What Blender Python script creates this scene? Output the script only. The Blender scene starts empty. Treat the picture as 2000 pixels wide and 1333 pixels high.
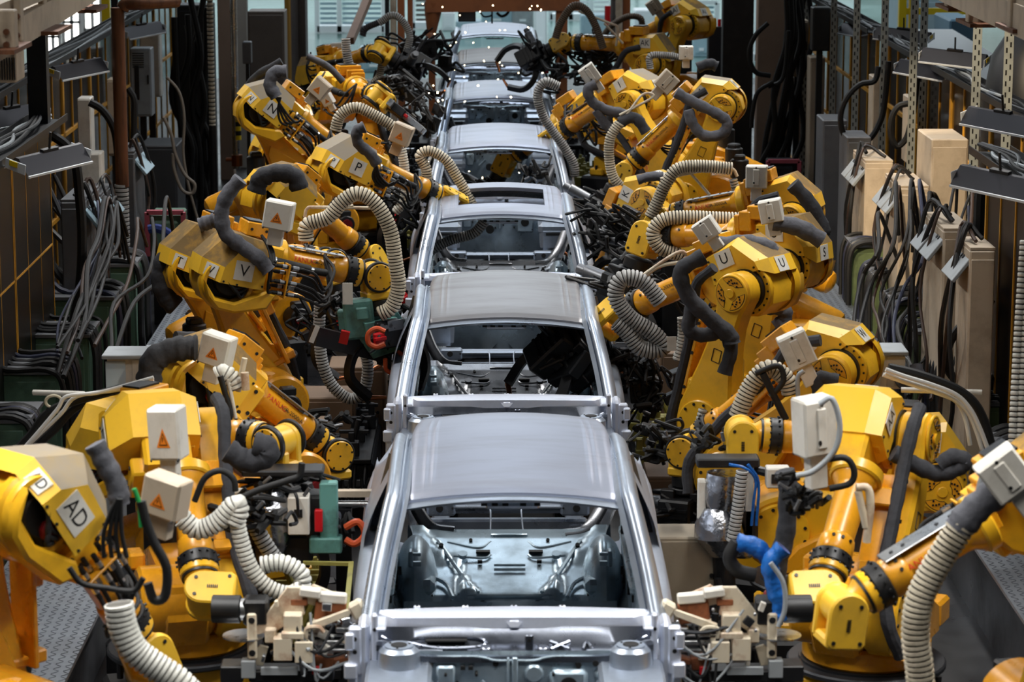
import bpy, math, random
import numpy as np
from mathutils import Vector, Matrix
from math import sin, cos, pi, radians as R
random.seed(7)
SC = bpy.context.scene
COL = SC.collection
# ---------------------------------------------------------------- camera
CAMP = Vector((-.14, 0, 5.72)); PITCH = R(10.98); YAW = R(.53); FPX = 5300.
cam = bpy.data.cameras.new('camera'); co = bpy.data.objects.new('camera', cam); COL.objects.link(co)
cam.sensor_width = 36; cam.lens = FPX/2000*36; cam.clip_end = 400; cam.clip_start = .5
co.location = CAMP; co.rotation_euler = (pi/2-PITCH, 0, -YAW)
cam.dof.use_dof = True; cam.dof.focus_distance = 22.5; cam.dof.aperture_fstop = 3.6
SC.camera = co
SC.view_settings.view_transform = 'Standard'; SC.view_settings.look = 'None'
SC.view_settings.gamma = 1; SC.view_settings.exposure = 0.06; SC.view_settings.use_curve_mapping = False
FW = Vector((sin(YAW)*cos(PITCH), cos(YAW)*cos(PITCH), -sin(PITCH)))
RT = Vector((cos(YAW), -sin(YAW), 0)); UPV = RT.cross(FW)
def ray(px, py): return FW + RT*((px-1000)/FPX) - UPV*((py-666.5)/FPX)
def at(px, py, Y):
    d = ray(px, py); return CAMP + d*((Y-CAMP.y)/d.y)
def atx(px, py, X):
    d = ray(px, py); return CAMP + d*((X-CAMP.x)/d.x)
# ---------------------------------------------------------------- world and lights
w = bpy.data.worlds.new('world'); SC.world = w; w.use_nodes = True
bg = w.node_tree.nodes['Background']; bg.inputs[0].default_value = (.62, .72, .85, 1); bg.inputs[1].default_value = .035
def area(name, loc, sx, sy, power, col=(1, 1, 1), rot=(0, 0, 0)):
    l = bpy.data.lights.new(name, 'AREA'); l.shape = 'RECTANGLE'; l.size = sx; l.size_y = sy; l.energy = power; l.color = col
    o = bpy.data.objects.new(name, l); COL.objects.link(o); o.location = loc; o.rotation_euler = rot; return o
def spot(name, loc, tgt, power, ang, col, blend=.3, rad=.15):
    l = bpy.data.lights.new(name, 'SPOT'); l.energy = power; l.spot_size = R(ang); l.color = col; l.spot_blend = blend; l.shadow_soft_size = rad
    o = bpy.data.objects.new(name, l); COL.objects.link(o); o.location = loc
    o.rotation_euler = (Vector(tgt)-Vector(loc)).to_track_quat('-Z', 'Y').to_euler(); return o
COOL = (.86, .93, 1.0); WARM = (1, .80, .55)
area('ceiling_light_near', (0, 8.5, 9.5), 8, 3, 640, (1, .97, .92), (R(-24), 0, 0))
for s_ in (-1, 1):
    for y_, pw in ((13, 200), (20, 125), (26, 125), (32, 140)):
        area('robot_fill_light', (s_*3.6, y_, 7.4), .4, 3.6, pw, (1, .98, .95), (R(-12), R(s_*24), 0)).data.spread = R(105)  # unseen strips added above both robot rows to brighten the robots
area('ceiling_light_mid', (0, 25, 9.8), 2.0, 5, 110, COOL)
area('roof_reflection_light', (0, 42, 10.5), 5, 6, 420, COOL)  # far overhead areas added so the car roofs have something bright to reflect
area('roof_reflection_light', (0, 60, 10.8), 12, 8, 1300, (.84, .94, 1.0))
area('hall_light', (0, 82, 9), 30, 14, 4300, (.84, .95, 1.0))
area('hall_side_light', (12.5, 46, 8), 5, 12, 380, (.9, .97, 1.0))
area('hall_side_light', (-12.5, 46, 8), 5, 12, 300, (1, .97, .9))
spot('sun_patch', (.5, 14, 11), (4.55, 26.6, 1.9), 8000, 13, WARM, .35, .1)
spot('sun_patch', (1, 20, 11), (4.3, 29.2, 1.8), 5000, 13, WARM, .35, .1)
spot('sun_patch', (5.5, 14, 8.5), (-1.75, 17.7, 2.0), 1500, 9, (1, .9, .7), .4, .1)
# ---------------------------------------------------------------- materials
def srgb(r, g, b):
    f = lambda c: (c/255/12.92 if c/255 <= .04045 else ((c/255+.055)/1.055)**2.4)
    return (f(r), f(g), f(b), 1)
MATS = {}
def mat(name, c, rough=.5, metal=0., dirt=None, dirt_amt=.5, scale=4., rvar=0., bump=0., bscale=40., emit=0., alpha=1., coat=0., stretch=None):
    if name in MATS: return MATS[name]
    m = bpy.data.materials.new(name); m.use_nodes = True; nt = m.node_tree; b = nt.nodes['Principled BSDF']
    c = srgb(*c); b.inputs['Base Color'].default_value = c; b.inputs['Roughness'].default_value = rough; b.inputs['Metallic'].default_value = metal
    if coat: b.inputs['Coat Weight'].default_value = coat; b.inputs['Coat Roughness'].default_value = .25
    if alpha < 1: b.inputs['Alpha'].default_value = alpha
    if emit: b.inputs['Emission Color'].default_value = c; b.inputs['Emission Strength'].default_value = emit
    if dirt or rvar or bump:
        tc = nt.nodes.new('ShaderNodeTexCoord'); mp = nt.nodes.new('ShaderNodeMapping'); nt.links.new(tc.outputs['Object'], mp.inputs[0])
        oi = nt.nodes.new('ShaderNodeObjectInfo'); nt.links.new(oi.outputs['Random'], mp.inputs['Location'])
        if stretch: mp.inputs['Scale'].default_value = stretch
        n = nt.nodes.new('ShaderNodeTexNoise'); n.inputs['Scale'].default_value = scale; n.inputs['Detail'].default_value = 7; n.inputs['Roughness'].default_value = .65
        nt.links.new(mp.outputs[0], n.inputs['Vector'])
        if dirt:
            r = nt.nodes.new('ShaderNodeValToRGB'); r.color_ramp.elements[0].position = .5-.02; r.color_ramp.elements[1].position = .74
            r.color_ramp.elements[0].color = (0, 0, 0, 1); r.color_ramp.elements[1].color = (dirt_amt,)*3+(1,)
            nt.links.new(n.outputs[0], r.inputs[0])
            mx = nt.nodes.new('ShaderNodeMix'); mx.data_type = 'RGBA'; mx.inputs[6].default_value = c; mx.inputs[7].default_value = srgb(*dirt)
            nt.links.new(r.outputs[0], mx.inputs[0]); nt.links.new(mx.outputs[2], b.inputs['Base Color'])
        if rvar:
            mr = nt.nodes.new('ShaderNodeMapRange'); mr.inputs[1].default_value = .3; mr.inputs[2].default_value = .7
            mr.inputs[3].default_value = max(.03, rough-rvar); mr.inputs[4].default_value = min(1, rough+rvar)
            nt.links.new(n.outputs[0], mr.inputs[0]); nt.links.new(mr.outputs[0], b.inputs['Roughness'])
        if bump:
            n2 = nt.nodes.new('ShaderNodeTexNoise'); n2.inputs['Scale'].default_value = bscale; n2.inputs['Detail'].default_value = 3
            nt.links.new(mp.outputs[0], n2.inputs['Vector'])
            bp = nt.nodes.new('ShaderNodeBump'); bp.inputs['Strength'].default_value = bump; bp.inputs['Distance'].default_value = .01
            nt.links.new(n2.outputs[0], bp.inputs['Height']); nt.links.new(bp.outputs[0], b.inputs['Normal'])
    MATS[name] = m; return m
YEL = mat('yellow_paint', (240, 182, 36), .34, 0, (120, 92, 36), .42, 3.2, .08, coat=.25)
YEL2 = mat('yellow_cover_paint', (246, 194, 52), .42, 0, (150, 116, 58), .4, 2.2, .08)
DUSTY = mat('dusty_top', (116, 92, 50), .8, 0, (206, 152, 34), .75, 5)
DUSTG = mat('grey_dusty_top', (134, 124, 108), .8, 0, (160, 130, 60), .5, 4)
ORNG = mat('orange_yellow_paint', (232, 160, 28), .3, 0, (110, 80, 30), .45, 3.4, .08, coat=.3)
BLK = mat('black_rubber', (9, 9, 10), .65, 0, (20, 20, 20), .6, 9)
BLKM = mat('black_painted_metal', (19, 20, 23), .45, 0, (46, 45, 44), .5, 6)
DARK = mat('dark_grey_metal', (52, 54, 58), .5, .5, (28, 26, 25), .8, 4)
SLV = mat('grey_fabric_sleeve', (92, 93, 100), .85, 0, (40, 40, 44), .9, 6, bump=.8, bscale=18)
SLVD = mat('dark_fabric_sleeve', (52, 53, 58), .85, 0, (24, 24, 26), .9, 6, bump=.8, bscale=18)
HOSE = mat('ribbed_hose_beige', (206, 196, 174), .55, 0, (120, 108, 88), .8, 5)
HOSEG = mat('ribbed_hose_grey', (168, 168, 166), .55, 0, (96, 94, 92), .8, 5)
HOSEW = mat('ribbed_hose_white', (222, 222, 214), .5, 0, (150, 144, 128), .6, 5)
GAP = mat('hose_groove_dirt', (44, 40, 36), .9)
GAPW = mat('hose_groove_grey', (120, 118, 112), .8)
WBOX = mat('white_grey_enamel', (216, 212, 202), .45, 0, (150, 140, 124), .5, 5)
BEIGE = mat('beige_enamel', (188, 172, 150), .55, 0, (116, 98, 78), .6, 2.5)
GREYC = mat('grey_enamel', (96, 98, 102), .5, 0, (60, 58, 58), .6, 2.5)
LGREY = mat('light_grey_enamel', (150, 156, 160), .5, 0, (100, 100, 100), .6, 3)
GREEN = mat('machine_green', (86, 118, 100), .5, 0, (40, 46, 42), .8, 3)
TEAL = mat('teal_casting', (96, 150, 142), .5, 0, (44, 60, 58), .7, 7)
RED = mat('red_plastic', (190, 20, 28), .35)
REDD = mat('shaded_red_motor_cap', (112, 10, 16), .4)  # red darkened to carry the shade inside the elbow cavity
ORC = mat('orange_cable', (200, 82, 40), .5)
BLUE = mat('blue_wrap', (24, 104, 190), .4, 0, (8, 44, 110), .8, 12, bump=1.0, bscale=25)
BLU2 = mat('dark_blue_cloth', (30, 52, 120), .8)
STL = mat('galvanised_steel', (178, 188, 202), .33, .82, (126, 136, 150), .6, 2.2, .1)
STLR = mat('brushed_roof_steel', (158, 163, 178), .40, .85, (132, 132, 138), .6, .9, .05, stretch=(1, 5, 1))
STLB = mat('zinc_inner_panel', (166, 184, 196), .32, .55, (112, 124, 132), .8, 3, .12, bump=.12, bscale=6)
STLR2 = mat('brushed_roof_steel_dull', (134, 132, 134), .38, .85, (108, 104, 102), .6, .9, .05, stretch=(1, 5, 1))
STLS = mat('body_side_steel', (176, 186, 202), .36, .5, (140, 150, 164), .5, 2, .08)
STLD = mat('dark_inner_steel', (118, 120, 124), .3, .85, (76, 74, 74), .8, 3, .12)
STLW = mat('bright_zinc_flange', (226, 232, 246), .36, .6, (180, 190, 210), .5, 4, .08)
ALUD = mat('dull_steel', (120, 122, 126), .45, .8, (70, 70, 72), .6, 6, .1)
ALU = mat('aluminium', (206, 208, 210), .3, 1, (140, 140, 140), .6, 6, .1)
FOIL = mat('silver_foil_wrap', (176, 178, 184), .22, 1, None, 0, 4, .1, bump=1.0, bscale=14)
HOLE = mat('dark_opening', (7, 7, 8), .8)
CREAM = mat('cream_paint_rusty', (214, 202, 178), .55, 0, (146, 84, 44), .95, 5)
RUST = mat('rusty_plate', (150, 88, 52), .75, 0, (88, 46, 26), .9, 7)
RUSTP = mat('rusty_pipe', (112, 72, 48), .5, .4, (56, 34, 26), .9, 3, stretch=(6, 6, .7))
BROWNO = mat('orange_brown_paint', (150, 88, 50), .5, 0, (90, 56, 38), .7, 2)
PINK = mat('pink_red_paint', (176, 84, 98), .5, 0, (110, 50, 60), .5, 4)
PLATE = mat('letter_plate_white', (226, 224, 216), .5, 0, (170, 160, 140), .5, 8)
INK = mat('black_ink', (14, 14, 14), .6)
INKR = mat('red_ink', (205, 48, 22), .5)
STICK = mat('orange_warning_sticker', (232, 130, 30), .5)
YFR = mat('yellow_fence_frame', (206, 148, 40), .5, 0, (96, 66, 30), .6, 2)
TINT = mat('brown_tinted_acrylic', (34, 22, 14), .12, 0, (58, 40, 26), .6, 1.2, alpha=.86)
TINT2 = mat('smoky_glass', (60, 58, 52), .1, alpha=.55)
MESHM = mat('dark_perforated_sheet', (40, 30, 24), .5, .3, (20, 16, 14), .9, 3)
PERF = mat('slotted_angle_steel', (178, 184, 180), .45, .4, (120, 122, 118), .6, 4)
FLOOR = mat('dark_floor', (30, 30, 33), .35, 0, (60, 60, 64), .5, .8, .15)
FARF = mat('polished_green_floor', (122, 154, 150), .14, 0, (160, 186, 184), .6, .3, .06)
DECK = mat('checker_plate', (150, 156, 164), .36, .85, (92, 92, 94), .8, 1.4, .1)
WALLM = mat('pale_wall', (176, 172, 164), .7, 0, (130, 126, 118), .5, .6)
WALLP = mat('pinkish_column_paint', (158, 134, 116), .6, 0, (104, 86, 74), .6, .8)
COLM = mat('grey_column_paint', (92, 88, 86), .5, 0, (50, 46, 44), .6, 1)
MAC = mat('pale_blue_machine', (150, 176, 188), .4, 0, (104, 130, 146), .6, 1)
WHT = mat('white_frame', (226, 232, 236), .4)
YLW = mat('safety_yellow', (240, 206, 20), .5)
OLIVE = mat('olive_yellow_clamp', (156, 150, 76), .5, 0, (80, 76, 44), .8, 6)
SPK = mat('spark', (255, 225, 170), .5, emit=30)
WIN = mat('daylight_window', (255, 252, 240), .5, emit=5.5)
WIN2 = mat('pale_daylight_window', (208, 222, 226), .5, emit=.62)
CPR = mat('copper', (190, 120, 80), .3, 1)
# ---------------------------------------------------------------- mesh builder
class MB:
    def __init__(s): s.v = []; s.f = []; s.m = []; s.k = 0
    def add(s, vs, fs, T=None):
        o = len(s.v)
        if T is None: s.v += [tuple(v) for v in vs]
        else: s.v += [tuple(T @ Vector(v)) for v in vs]
        s.f += [tuple(i+o for i in f) for f in fs]; s.m += [s.k]*len(fs); return s
    def mi(s, k): s.k = k; return s
    def box(s, c, d, T=None, ch=0.):
        x, y, z = [q/2 for q in d]; c = Vector(c)
        if ch <= 0:
            vs = [c+Vector((a*x, b*y, e*z)) for a in (-1, 1) for b in (-1, 1) for e in (-1, 1)]
            fs = [(0, 1, 3, 2), (4, 6, 7, 5), (0, 4, 5, 1), (2, 3, 7, 6), (0, 2, 6, 4), (1, 5, 7, 3)]
            return s.add(vs, fs, T)
        ch = min(ch, x*.9, y*.9, z*.9); vs = []; idx = {}
        for a in (-1, 1):
            for b in (-1, 1):
                for e in (-1, 1):
                    idx[a, b, e, 0] = len(vs); vs.append(c+Vector((a*x, b*(y-ch), e*(z-ch))))
                    idx[a, b, e, 1] = len(vs); vs.append(c+Vector((a*(x-ch), b*y, e*(z-ch))))
                    idx[a, b, e, 2] = len(vs); vs.append(c+Vector((a*(x-ch), b*(y-ch), e*z)))
        fs = []
        for a in (-1, 1):
            q = [idx[a, -1, -1, 0], idx[a, 1, -1, 0], idx[a, 1, 1, 0], idx[a, -1, 1, 0]]; fs.append(q if a > 0 else q[::-1])
            q = [idx[-1, a, -1, 1], idx[1, a, -1, 1], idx[1, a, 1, 1], idx[-1, a, 1, 1]]; fs.append(q[::-1] if a > 0 else q)
            q = [idx[-1, -1, a, 2], idx[1, -1, a, 2], idx[1, 1, a, 2], idx[-1, 1, a, 2]]; fs.append(q if a > 0 else q[::-1])
        for a in (-1, 1):
            for b in (-1, 1):
                fs.append((idx[a, b, -1, 0], idx[a, b, -1, 1], idx[a, b, 1, 1], idx[a, b, 1, 0]))
                fs.append((idx[a, -1, b, 0], idx[a, -1, b, 2], idx[a, 1, b, 2], idx[a, 1, b, 0]))
                fs.append((idx[-1, a, b, 1], idx[-1, a, b, 2], idx[1, a, b, 2], idx[1, a, b, 1]))
                for e in (-1, 1): fs.append((idx[a, b, e, 0], idx[a, b, e, 1], idx[a, b, e, 2]))
        return s.add(vs, fs, T)
    def lathe(s, p0, p1, prof, n=20, T=None, caps=True):
        p0 = Vector(p0); ax = Vector(p1)-p0; L = ax.length; ax = ax/L
        u = ax.orthogonal().normalized(); w_ = ax.cross(u); vs = []; fs = []
        for (t, r) in prof:
            for i in range(n):
                a = 2*pi*i/n; vs.append(p0+ax*t*L+(u*cos(a)+w_*sin(a))*r)
        for j in range(len(prof)-1):
            for i in range(n):
                k = (i+1) % n; fs.append((j*n+i, j*n+k, (j+1)*n+k, (j+1)*n+i))
        if caps: fs.append(tuple(range(n))[::-1]); fs.append(tuple((len(prof)-1)*n+i for i in range(n)))
        return s.add(vs, fs, T)
    def cyl(s, p0, p1, r, n=18, T=None, r1=None, bev=0.):
        r1 = r if r1 is None else r1
        if bev:
            L = (Vector(p1)-Vector(p0)).length; b = min(bev/L, .4)
            return s.lathe(p0, p1, [(0, r-bev), (b, r), (1-b, r1), (1, r1-bev)], n, T)
        return s.lathe(p0, p1, [(0, r), (1, r1)], n, T)
    def bar(s, p0, p1, a, b, T=None):
        p0 = Vector(p0); p1 = Vector(p1); ax = (p1-p0); L = ax.length; ax.normalize()
        u = ax.cross(Vector((0, 0, 1))); u = Vector((1, 0, 0)) if u.length < .01 else u.normalized(); w_ = u.cross(ax)
        vs = [p+u*(i*a/2)+w_*(j*b/2) for p in (p0, p1) for i, j in ((-1, -1), (1, -1), (1, 1), (-1, 1))]
        return s.add(vs, [(0, 1, 2, 3), (7, 6, 5, 4), (0, 4, 5, 1), (1, 5, 6, 2), (2, 6, 7, 3), (3, 7, 4, 0)], T)
    def ext(s, prof, y0, y1, T=None, bev=0.):
        n = len(prof); cx = sum(p[0] for p in prof)/n; cz = sum(p[1] for p in prof)/n
        def ins(d):
            out = []
            for i in range(n):
                a = Vector(prof[i-1]); b = Vector(prof[i]); c = Vector(prof[(i+1) % n])
                e1 = (b-a).normalized(); e2 = (c-b).normalized(); n1 = Vector((-e1.y, e1.x)); n2 = Vector((-e2.y, e2.x))
                nn = (n1+n2); nn = nn.normalized() if nn.length > 1e-6 else n1
                if nn.dot(Vector((cx, cz))-b) < 0 and abs(A) < 0: nn = -nn
                out.append(b+nn*d*sg)
            return out
        A = sum(prof[i-1][0]*prof[i][1]-prof[i][0]*prof[i-1][1] for i in range(n)); sg = 1 if A > 0 else -1
        rings = [(y0, prof), (y1, prof)] if not bev else [(y0, ins(bev)), (y0+bev, prof), (y1-bev, prof), (y1, ins(bev))]
        vs = [(p[0], y, p[1]) for y, pr in rings for p in pr]; fs = []
        for j in range(len(rings)-1):
            for i in range(n):
                k = (i+1) % n; fs.append((j*n+i, j*n+k, (j+1)*n+k, (j+1)*n+i))
        fs.append(tuple(range(n))[::-1]); fs.append(tuple((len(rings)-1)*n+i for i in range(n)))
        return s.add(vs, fs, T)
    def loft(s, rings, T=None, closed=True, caps=True):
        n = len(rings[0]); vs = [p for r in rings for p in r]; fs = []
        for j in range(len(rings)-1):
            for i in range(n if closed else n-1):
                k = (i+1) % n; fs.append((j*n+i, j*n+k, (j+1)*n+k, (j+1)*n+i))
        if caps: fs.append(tuple(range(n))[::-1]); fs.append(tuple((len(rings)-1)*n+i for i in range(n)))
        return s.add(vs, fs, T)
    def tube(s, pts, r, n=8, T=None, sec=None, caps=True, seg=5, smooth=True, ripple=0.):
        P = spline(pts, seg) if smooth else [Vector(p) for p in pts]
        fr = frames(P); rings = []
        for i, (p, t, u, w_) in enumerate(fr):
            rr = r if not ripple else r*(1+ripple*(sin(i*2.1)+.6*sin(i*5.3+1)))
            if sec: rings.append([p+u*a+w_*b for a, b in sec])
            else: rings.append([p+(u*cos(2*pi*k/n)+w_*sin(2*pi*k/n))*rr for k in range(n)])
        return s.loft(rings, T, True, caps)
    def hose(s, pts, r, pitch=.03, n=12, T=None):
        P = spline(pts, 12); L = [0]
        for a, b in zip(P, P[1:]): L.append(L[-1]+(b-a).length)
        m = max(4, int(L[-1]/pitch)); Q = []; j = 0; stops = []
        for i in range(m):
            for q in (0, .10, .62, .72): stops.append((i+q)*L[-1]/m)
        stops.append(L[-1])
        for d in stops:
            while j < len(L)-2 and L[j+1] < d: j += 1
            f_ = (d-L[j])/max(1e-9, L[j+1]-L[j]); Q.append(P[j].lerp(P[j+1], min(1, f_)))
        fr = frames(Q); o = len(s.v)
        for i, (p, t, u, w_) in enumerate(fr):
            rr = r*(.86 if i % 4 in (0, 3) else 1.)
            s.v += [tuple((T @ (p+(u*cos(2*pi*k/n)+w_*sin(2*pi*k/n))*rr)) if T else (p+(u*cos(2*pi*k/n)+w_*sin(2*pi*k/n))*rr)) for k in range(n)]
        for i in range(len(fr)-1):
            g = 1 if i % 4 == 3 else 0
            for k in range(n):
                s.f.append((o+i*n+k, o+i*n+(k+1) % n, o+(i+1)*n+(k+1) % n, o+(i+1)*n+k)); s.m.append(g)
        s.f.append(tuple(o+k for k in range(n))[::-1]); s.m.append(1); s.f.append(tuple(o+(len(fr)-1)*n+k for k in range(n))); s.m.append(1)
        return s
    def mesh(s, name, mats, ang=35):
        me = bpy.data.meshes.new(name); me.from_pydata(s.v, [], s.f)
        mats = mats if isinstance(mats, (list, tuple)) else [mats]
        for m_ in mats: me.materials.append(m_)
        me.polygons.foreach_set('material_index', [min(k, len(mats)-1) for k in s.m])
        import bmesh
        bm = bmesh.new(); bm.from_mesh(me); bmesh.ops.recalc_face_normals(bm, faces=bm.faces); bm.to_mesh(me); bm.free()
        me.shade_smooth(); me.set_sharp_from_angle(angle=R(ang)); return me
    def build(s, name, mats, parent=None, ang=35, M=None):
        return put(name, s.mesh(name, mats, ang), parent, M)
def splitmesh(b, names, mats, ang=35):
    # one mesh per material index: the first is the part, the rest its sub-parts
    out = []
    for k, (nm, m_) in enumerate(zip(names, mats)):
        fs = [f for f, q in zip(b.f, b.m) if q == k]
        if not fs: continue
        used = sorted({i for f in fs for i in f}); mp = {i: j for j, i in enumerate(used)}; c = MB(); c.v = [b.v[i] for i in used]; c.f = [tuple(mp[i] for i in f) for f in fs]; c.m = [0]*len(fs)
        out.append((nm, c.mesh(nm, m_, ang)))
    return out
def put_split(lst, parent, M=None):
    root = put(lst[0][0], lst[0][1], parent, M)
    for nm, me in lst[1:]: put(nm, me, root)
    return root
def put(name, me, parent=None, M=None):
    o = bpy.data.objects.new(name, me); COL.objects.link(o)
    if parent: o.parent = parent
    if M is not None: o.matrix_local = M
    return o
def spline(pts, seg=6):
    P = [Vector(p) for p in pts]
    if len(P) < 3: return [P[0].lerp(P[-1], i/seg) for i in range(seg+1)]
    out = []
    for i in range(len(P)-1):
        a = P[i-1] if i else P[0]*2-P[1]; b = P[i]; c = P[i+1]; d = P[i+2] if i+2 < len(P) else P[-1]*2-P[-2]
        for k in range(seg):
            t = k/seg; out.append(.5*((2*b)+(c-a)*t+(2*a-5*b+4*c-d)*t*t+(3*b-a-3*c+d)*t**3))
    out.append(P[-1]); return out
def frames(P):
    fr = []; u = None
    for i, p in enumerate(P):
        t = (P[min(i+1, len(P)-1)]-P[max(i-1, 0)]); t = t.normalized() if t.length > 1e-9 else Vector((0, 0, 1))
        if u is None: u = t.orthogonal().normalized()
        else:
            u = (u-t*u.dot(t)); u = u.normalized() if u.length > 1e-6 else t.orthogonal().normalized()
        fr.append((p, t, u, t.cross(u)))
    return fr
def tag(o, label, cat=None, group=None, kind=None):
    if label: o['label'] = label
    if cat: o['category'] = cat
    if group: o['group'] = group
    if kind: o['kind'] = kind
    return o
def thing(name, loc, label, cat, group=None, rz=0.):
    o = bpy.data.objects.new(name, None); COL.objects.link(o); o.location = loc; o.rotation_euler = (0, 0, rz); o.empty_display_size = .1
    return tag(o, label, cat, group)
def struct(name, mb, mats, label=None):
    o = mb.build(name, mats); o['kind'] = 'structure'
    if label: o['label'] = label
    return o
def loc(x, y=0, z=0): return Matrix.Translation((x, y, z) if not isinstance(x, Vector) else x)
def rot(a, ax): return Matrix.Rotation(R(a), 4, ax)
TXT = {}
def text_verts(st, size):
    k = (st, size)
    if k not in TXT:
        c = bpy.data.curves.new('t', 'FONT'); c.body = st; c.size = size; c.align_x = 'CENTER'; c.align_y = 'CENTER'; c.resolution_u = 3
        o = bpy.data.objects.new('t', c); COL.objects.link(o)
        dg = bpy.context.evaluated_depsgraph_get(); me = bpy.data.meshes.new_from_object(o.evaluated_get(dg))
        TXT[k] = ([tuple(v.co) for v in me.vertices], [tuple(p.vertices) for p in me.polygons])
        bpy.data.objects.remove(o); bpy.data.curves.remove(c); bpy.data.meshes.remove(me)
    return TXT[k]
def frameM(o, x, y):  # matrix with origin o, axes x and y
    x = Vector(x).normalized(); y = Vector(y); y = (y-x*x.dot(y)).normalized(); z = x.cross(y)
    M = Matrix((x, y, z)).transposed().to_4x4(); M.translation = Vector(o); return M
# ---------------------------------------------------------------- car bodies
ZR = 1.95
def sstep(a, b, x):
    t = max(0, min(1, (x-a)/(b-a))); return t*t*(3-2*t)
def roof_z(x, y):
    z = .050*(1-(x/.62)**2) + .075*sin(min(1, max(0, y)/1.9)*pi*.62) - .02
    if y > 1.55: z -= .32*(y-1.55)**2
    for xc in (.455, .50):
        z += .0045*math.exp(-((abs(x)-xc)/.008)**2)*sstep(.1, .5, y)*(1-sstep(1.3, 1.7, y))
    return z
def roof_mb(sunroof=False, ribs=False):
    xs = sorted(set([-.6, .6, -.42, .42, -.4, .4]+[round(-.6+.024*i, 4) for i in range(51)]+[s*q for s in (-1, 1) for q in (.44, .45, .455, .46, .47, .485, .495, .5, .505, .515)]))
    ys = sorted(set([.45, 1.25]+[i*.1 for i in range(22)]+[.02, .05, 2.15]))
    b = MB(); ix = {}
    for j, y in enumerate(ys):
        for i, x in enumerate(xs):
            xx = x*(1-.10*sstep(1.3, 2.15, y)) ; z = roof_z(x, y)
            if y < .03: z -= .012
            if abs(x) > .59: z -= .015
            if ribs: z += .012*(1 if (i//2) % 6 < 3 else 0)*sstep(.1, .3, y)
            ix[i, j] = len(b.v); b.v.append((xx, y, z))
    for j in range(len(ys)-1):
        for i in range(len(xs)-1):
            if sunroof and abs((xs[i]+xs[i+1])/2) < .42 and .45 < (ys[j]+ys[j+1])/2 < 1.25: continue
            b.f.append((ix[i, j], ix[i+1, j], ix[i+1, j+1], ix[i, j+1])); b.m.append(0)
    # folded edges
    for i in range(len(xs)-1):
        a, c = b.v[ix[i, 0]], b.v[ix[i+1, 0]]; b.add([a, c, (c[0], c[1]+.004, c[2]-.022), (a[0], a[1]+.004, a[2]-.022)], [(0, 1, 2, 3)])
    for sx in (0, len(xs)-1):
        for j in range(len(ys)-1):
            a, c = b.v[ix[sx, j]], b.v[ix[sx, j+1]]; b.add([a, c, (c[0], c[1], c[2]-.03), (a[0], a[1], a[2]-.03)], [(0, 1, 2, 3)])
    if sunroof:
        ring = [(-.42, .45), (.42, .45), (.42, 1.25), (-.42, 1.25)]
        for (x0, y0), (x1, y1) in zip(ring, ring[1:]+ring[:1]):
            z0, z1 = roof_z(x0, y0), roof_z(x1, y1); n_ = 10
            for k in range(n_):
                pa = [(x0+(x1-x0)*t, y0+(y1-y0)*t) for t in (k/n_, (k+1)/n_)]
                q = [(x, y, roof_z(x, y)+.004) for x, y in pa]
                b.add([q[0], q[1], (q[1][0], q[1][1], q[1][2]-.05), (q[0][0], q[0][1], q[0][2]-.05)], [(0, 1, 2, 3)])
    return b
def esec(a, b, n=12, sq=2.6):
    out = []
    for i in range(n):
        t = 2*pi*i/n; c, s_ = cos(t), sin(t)
        out.append((a*math.copysign(abs(c)**(2/sq), c), b*math.copysign(abs(s_)**(2/sq), s_)))
    return out
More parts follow.
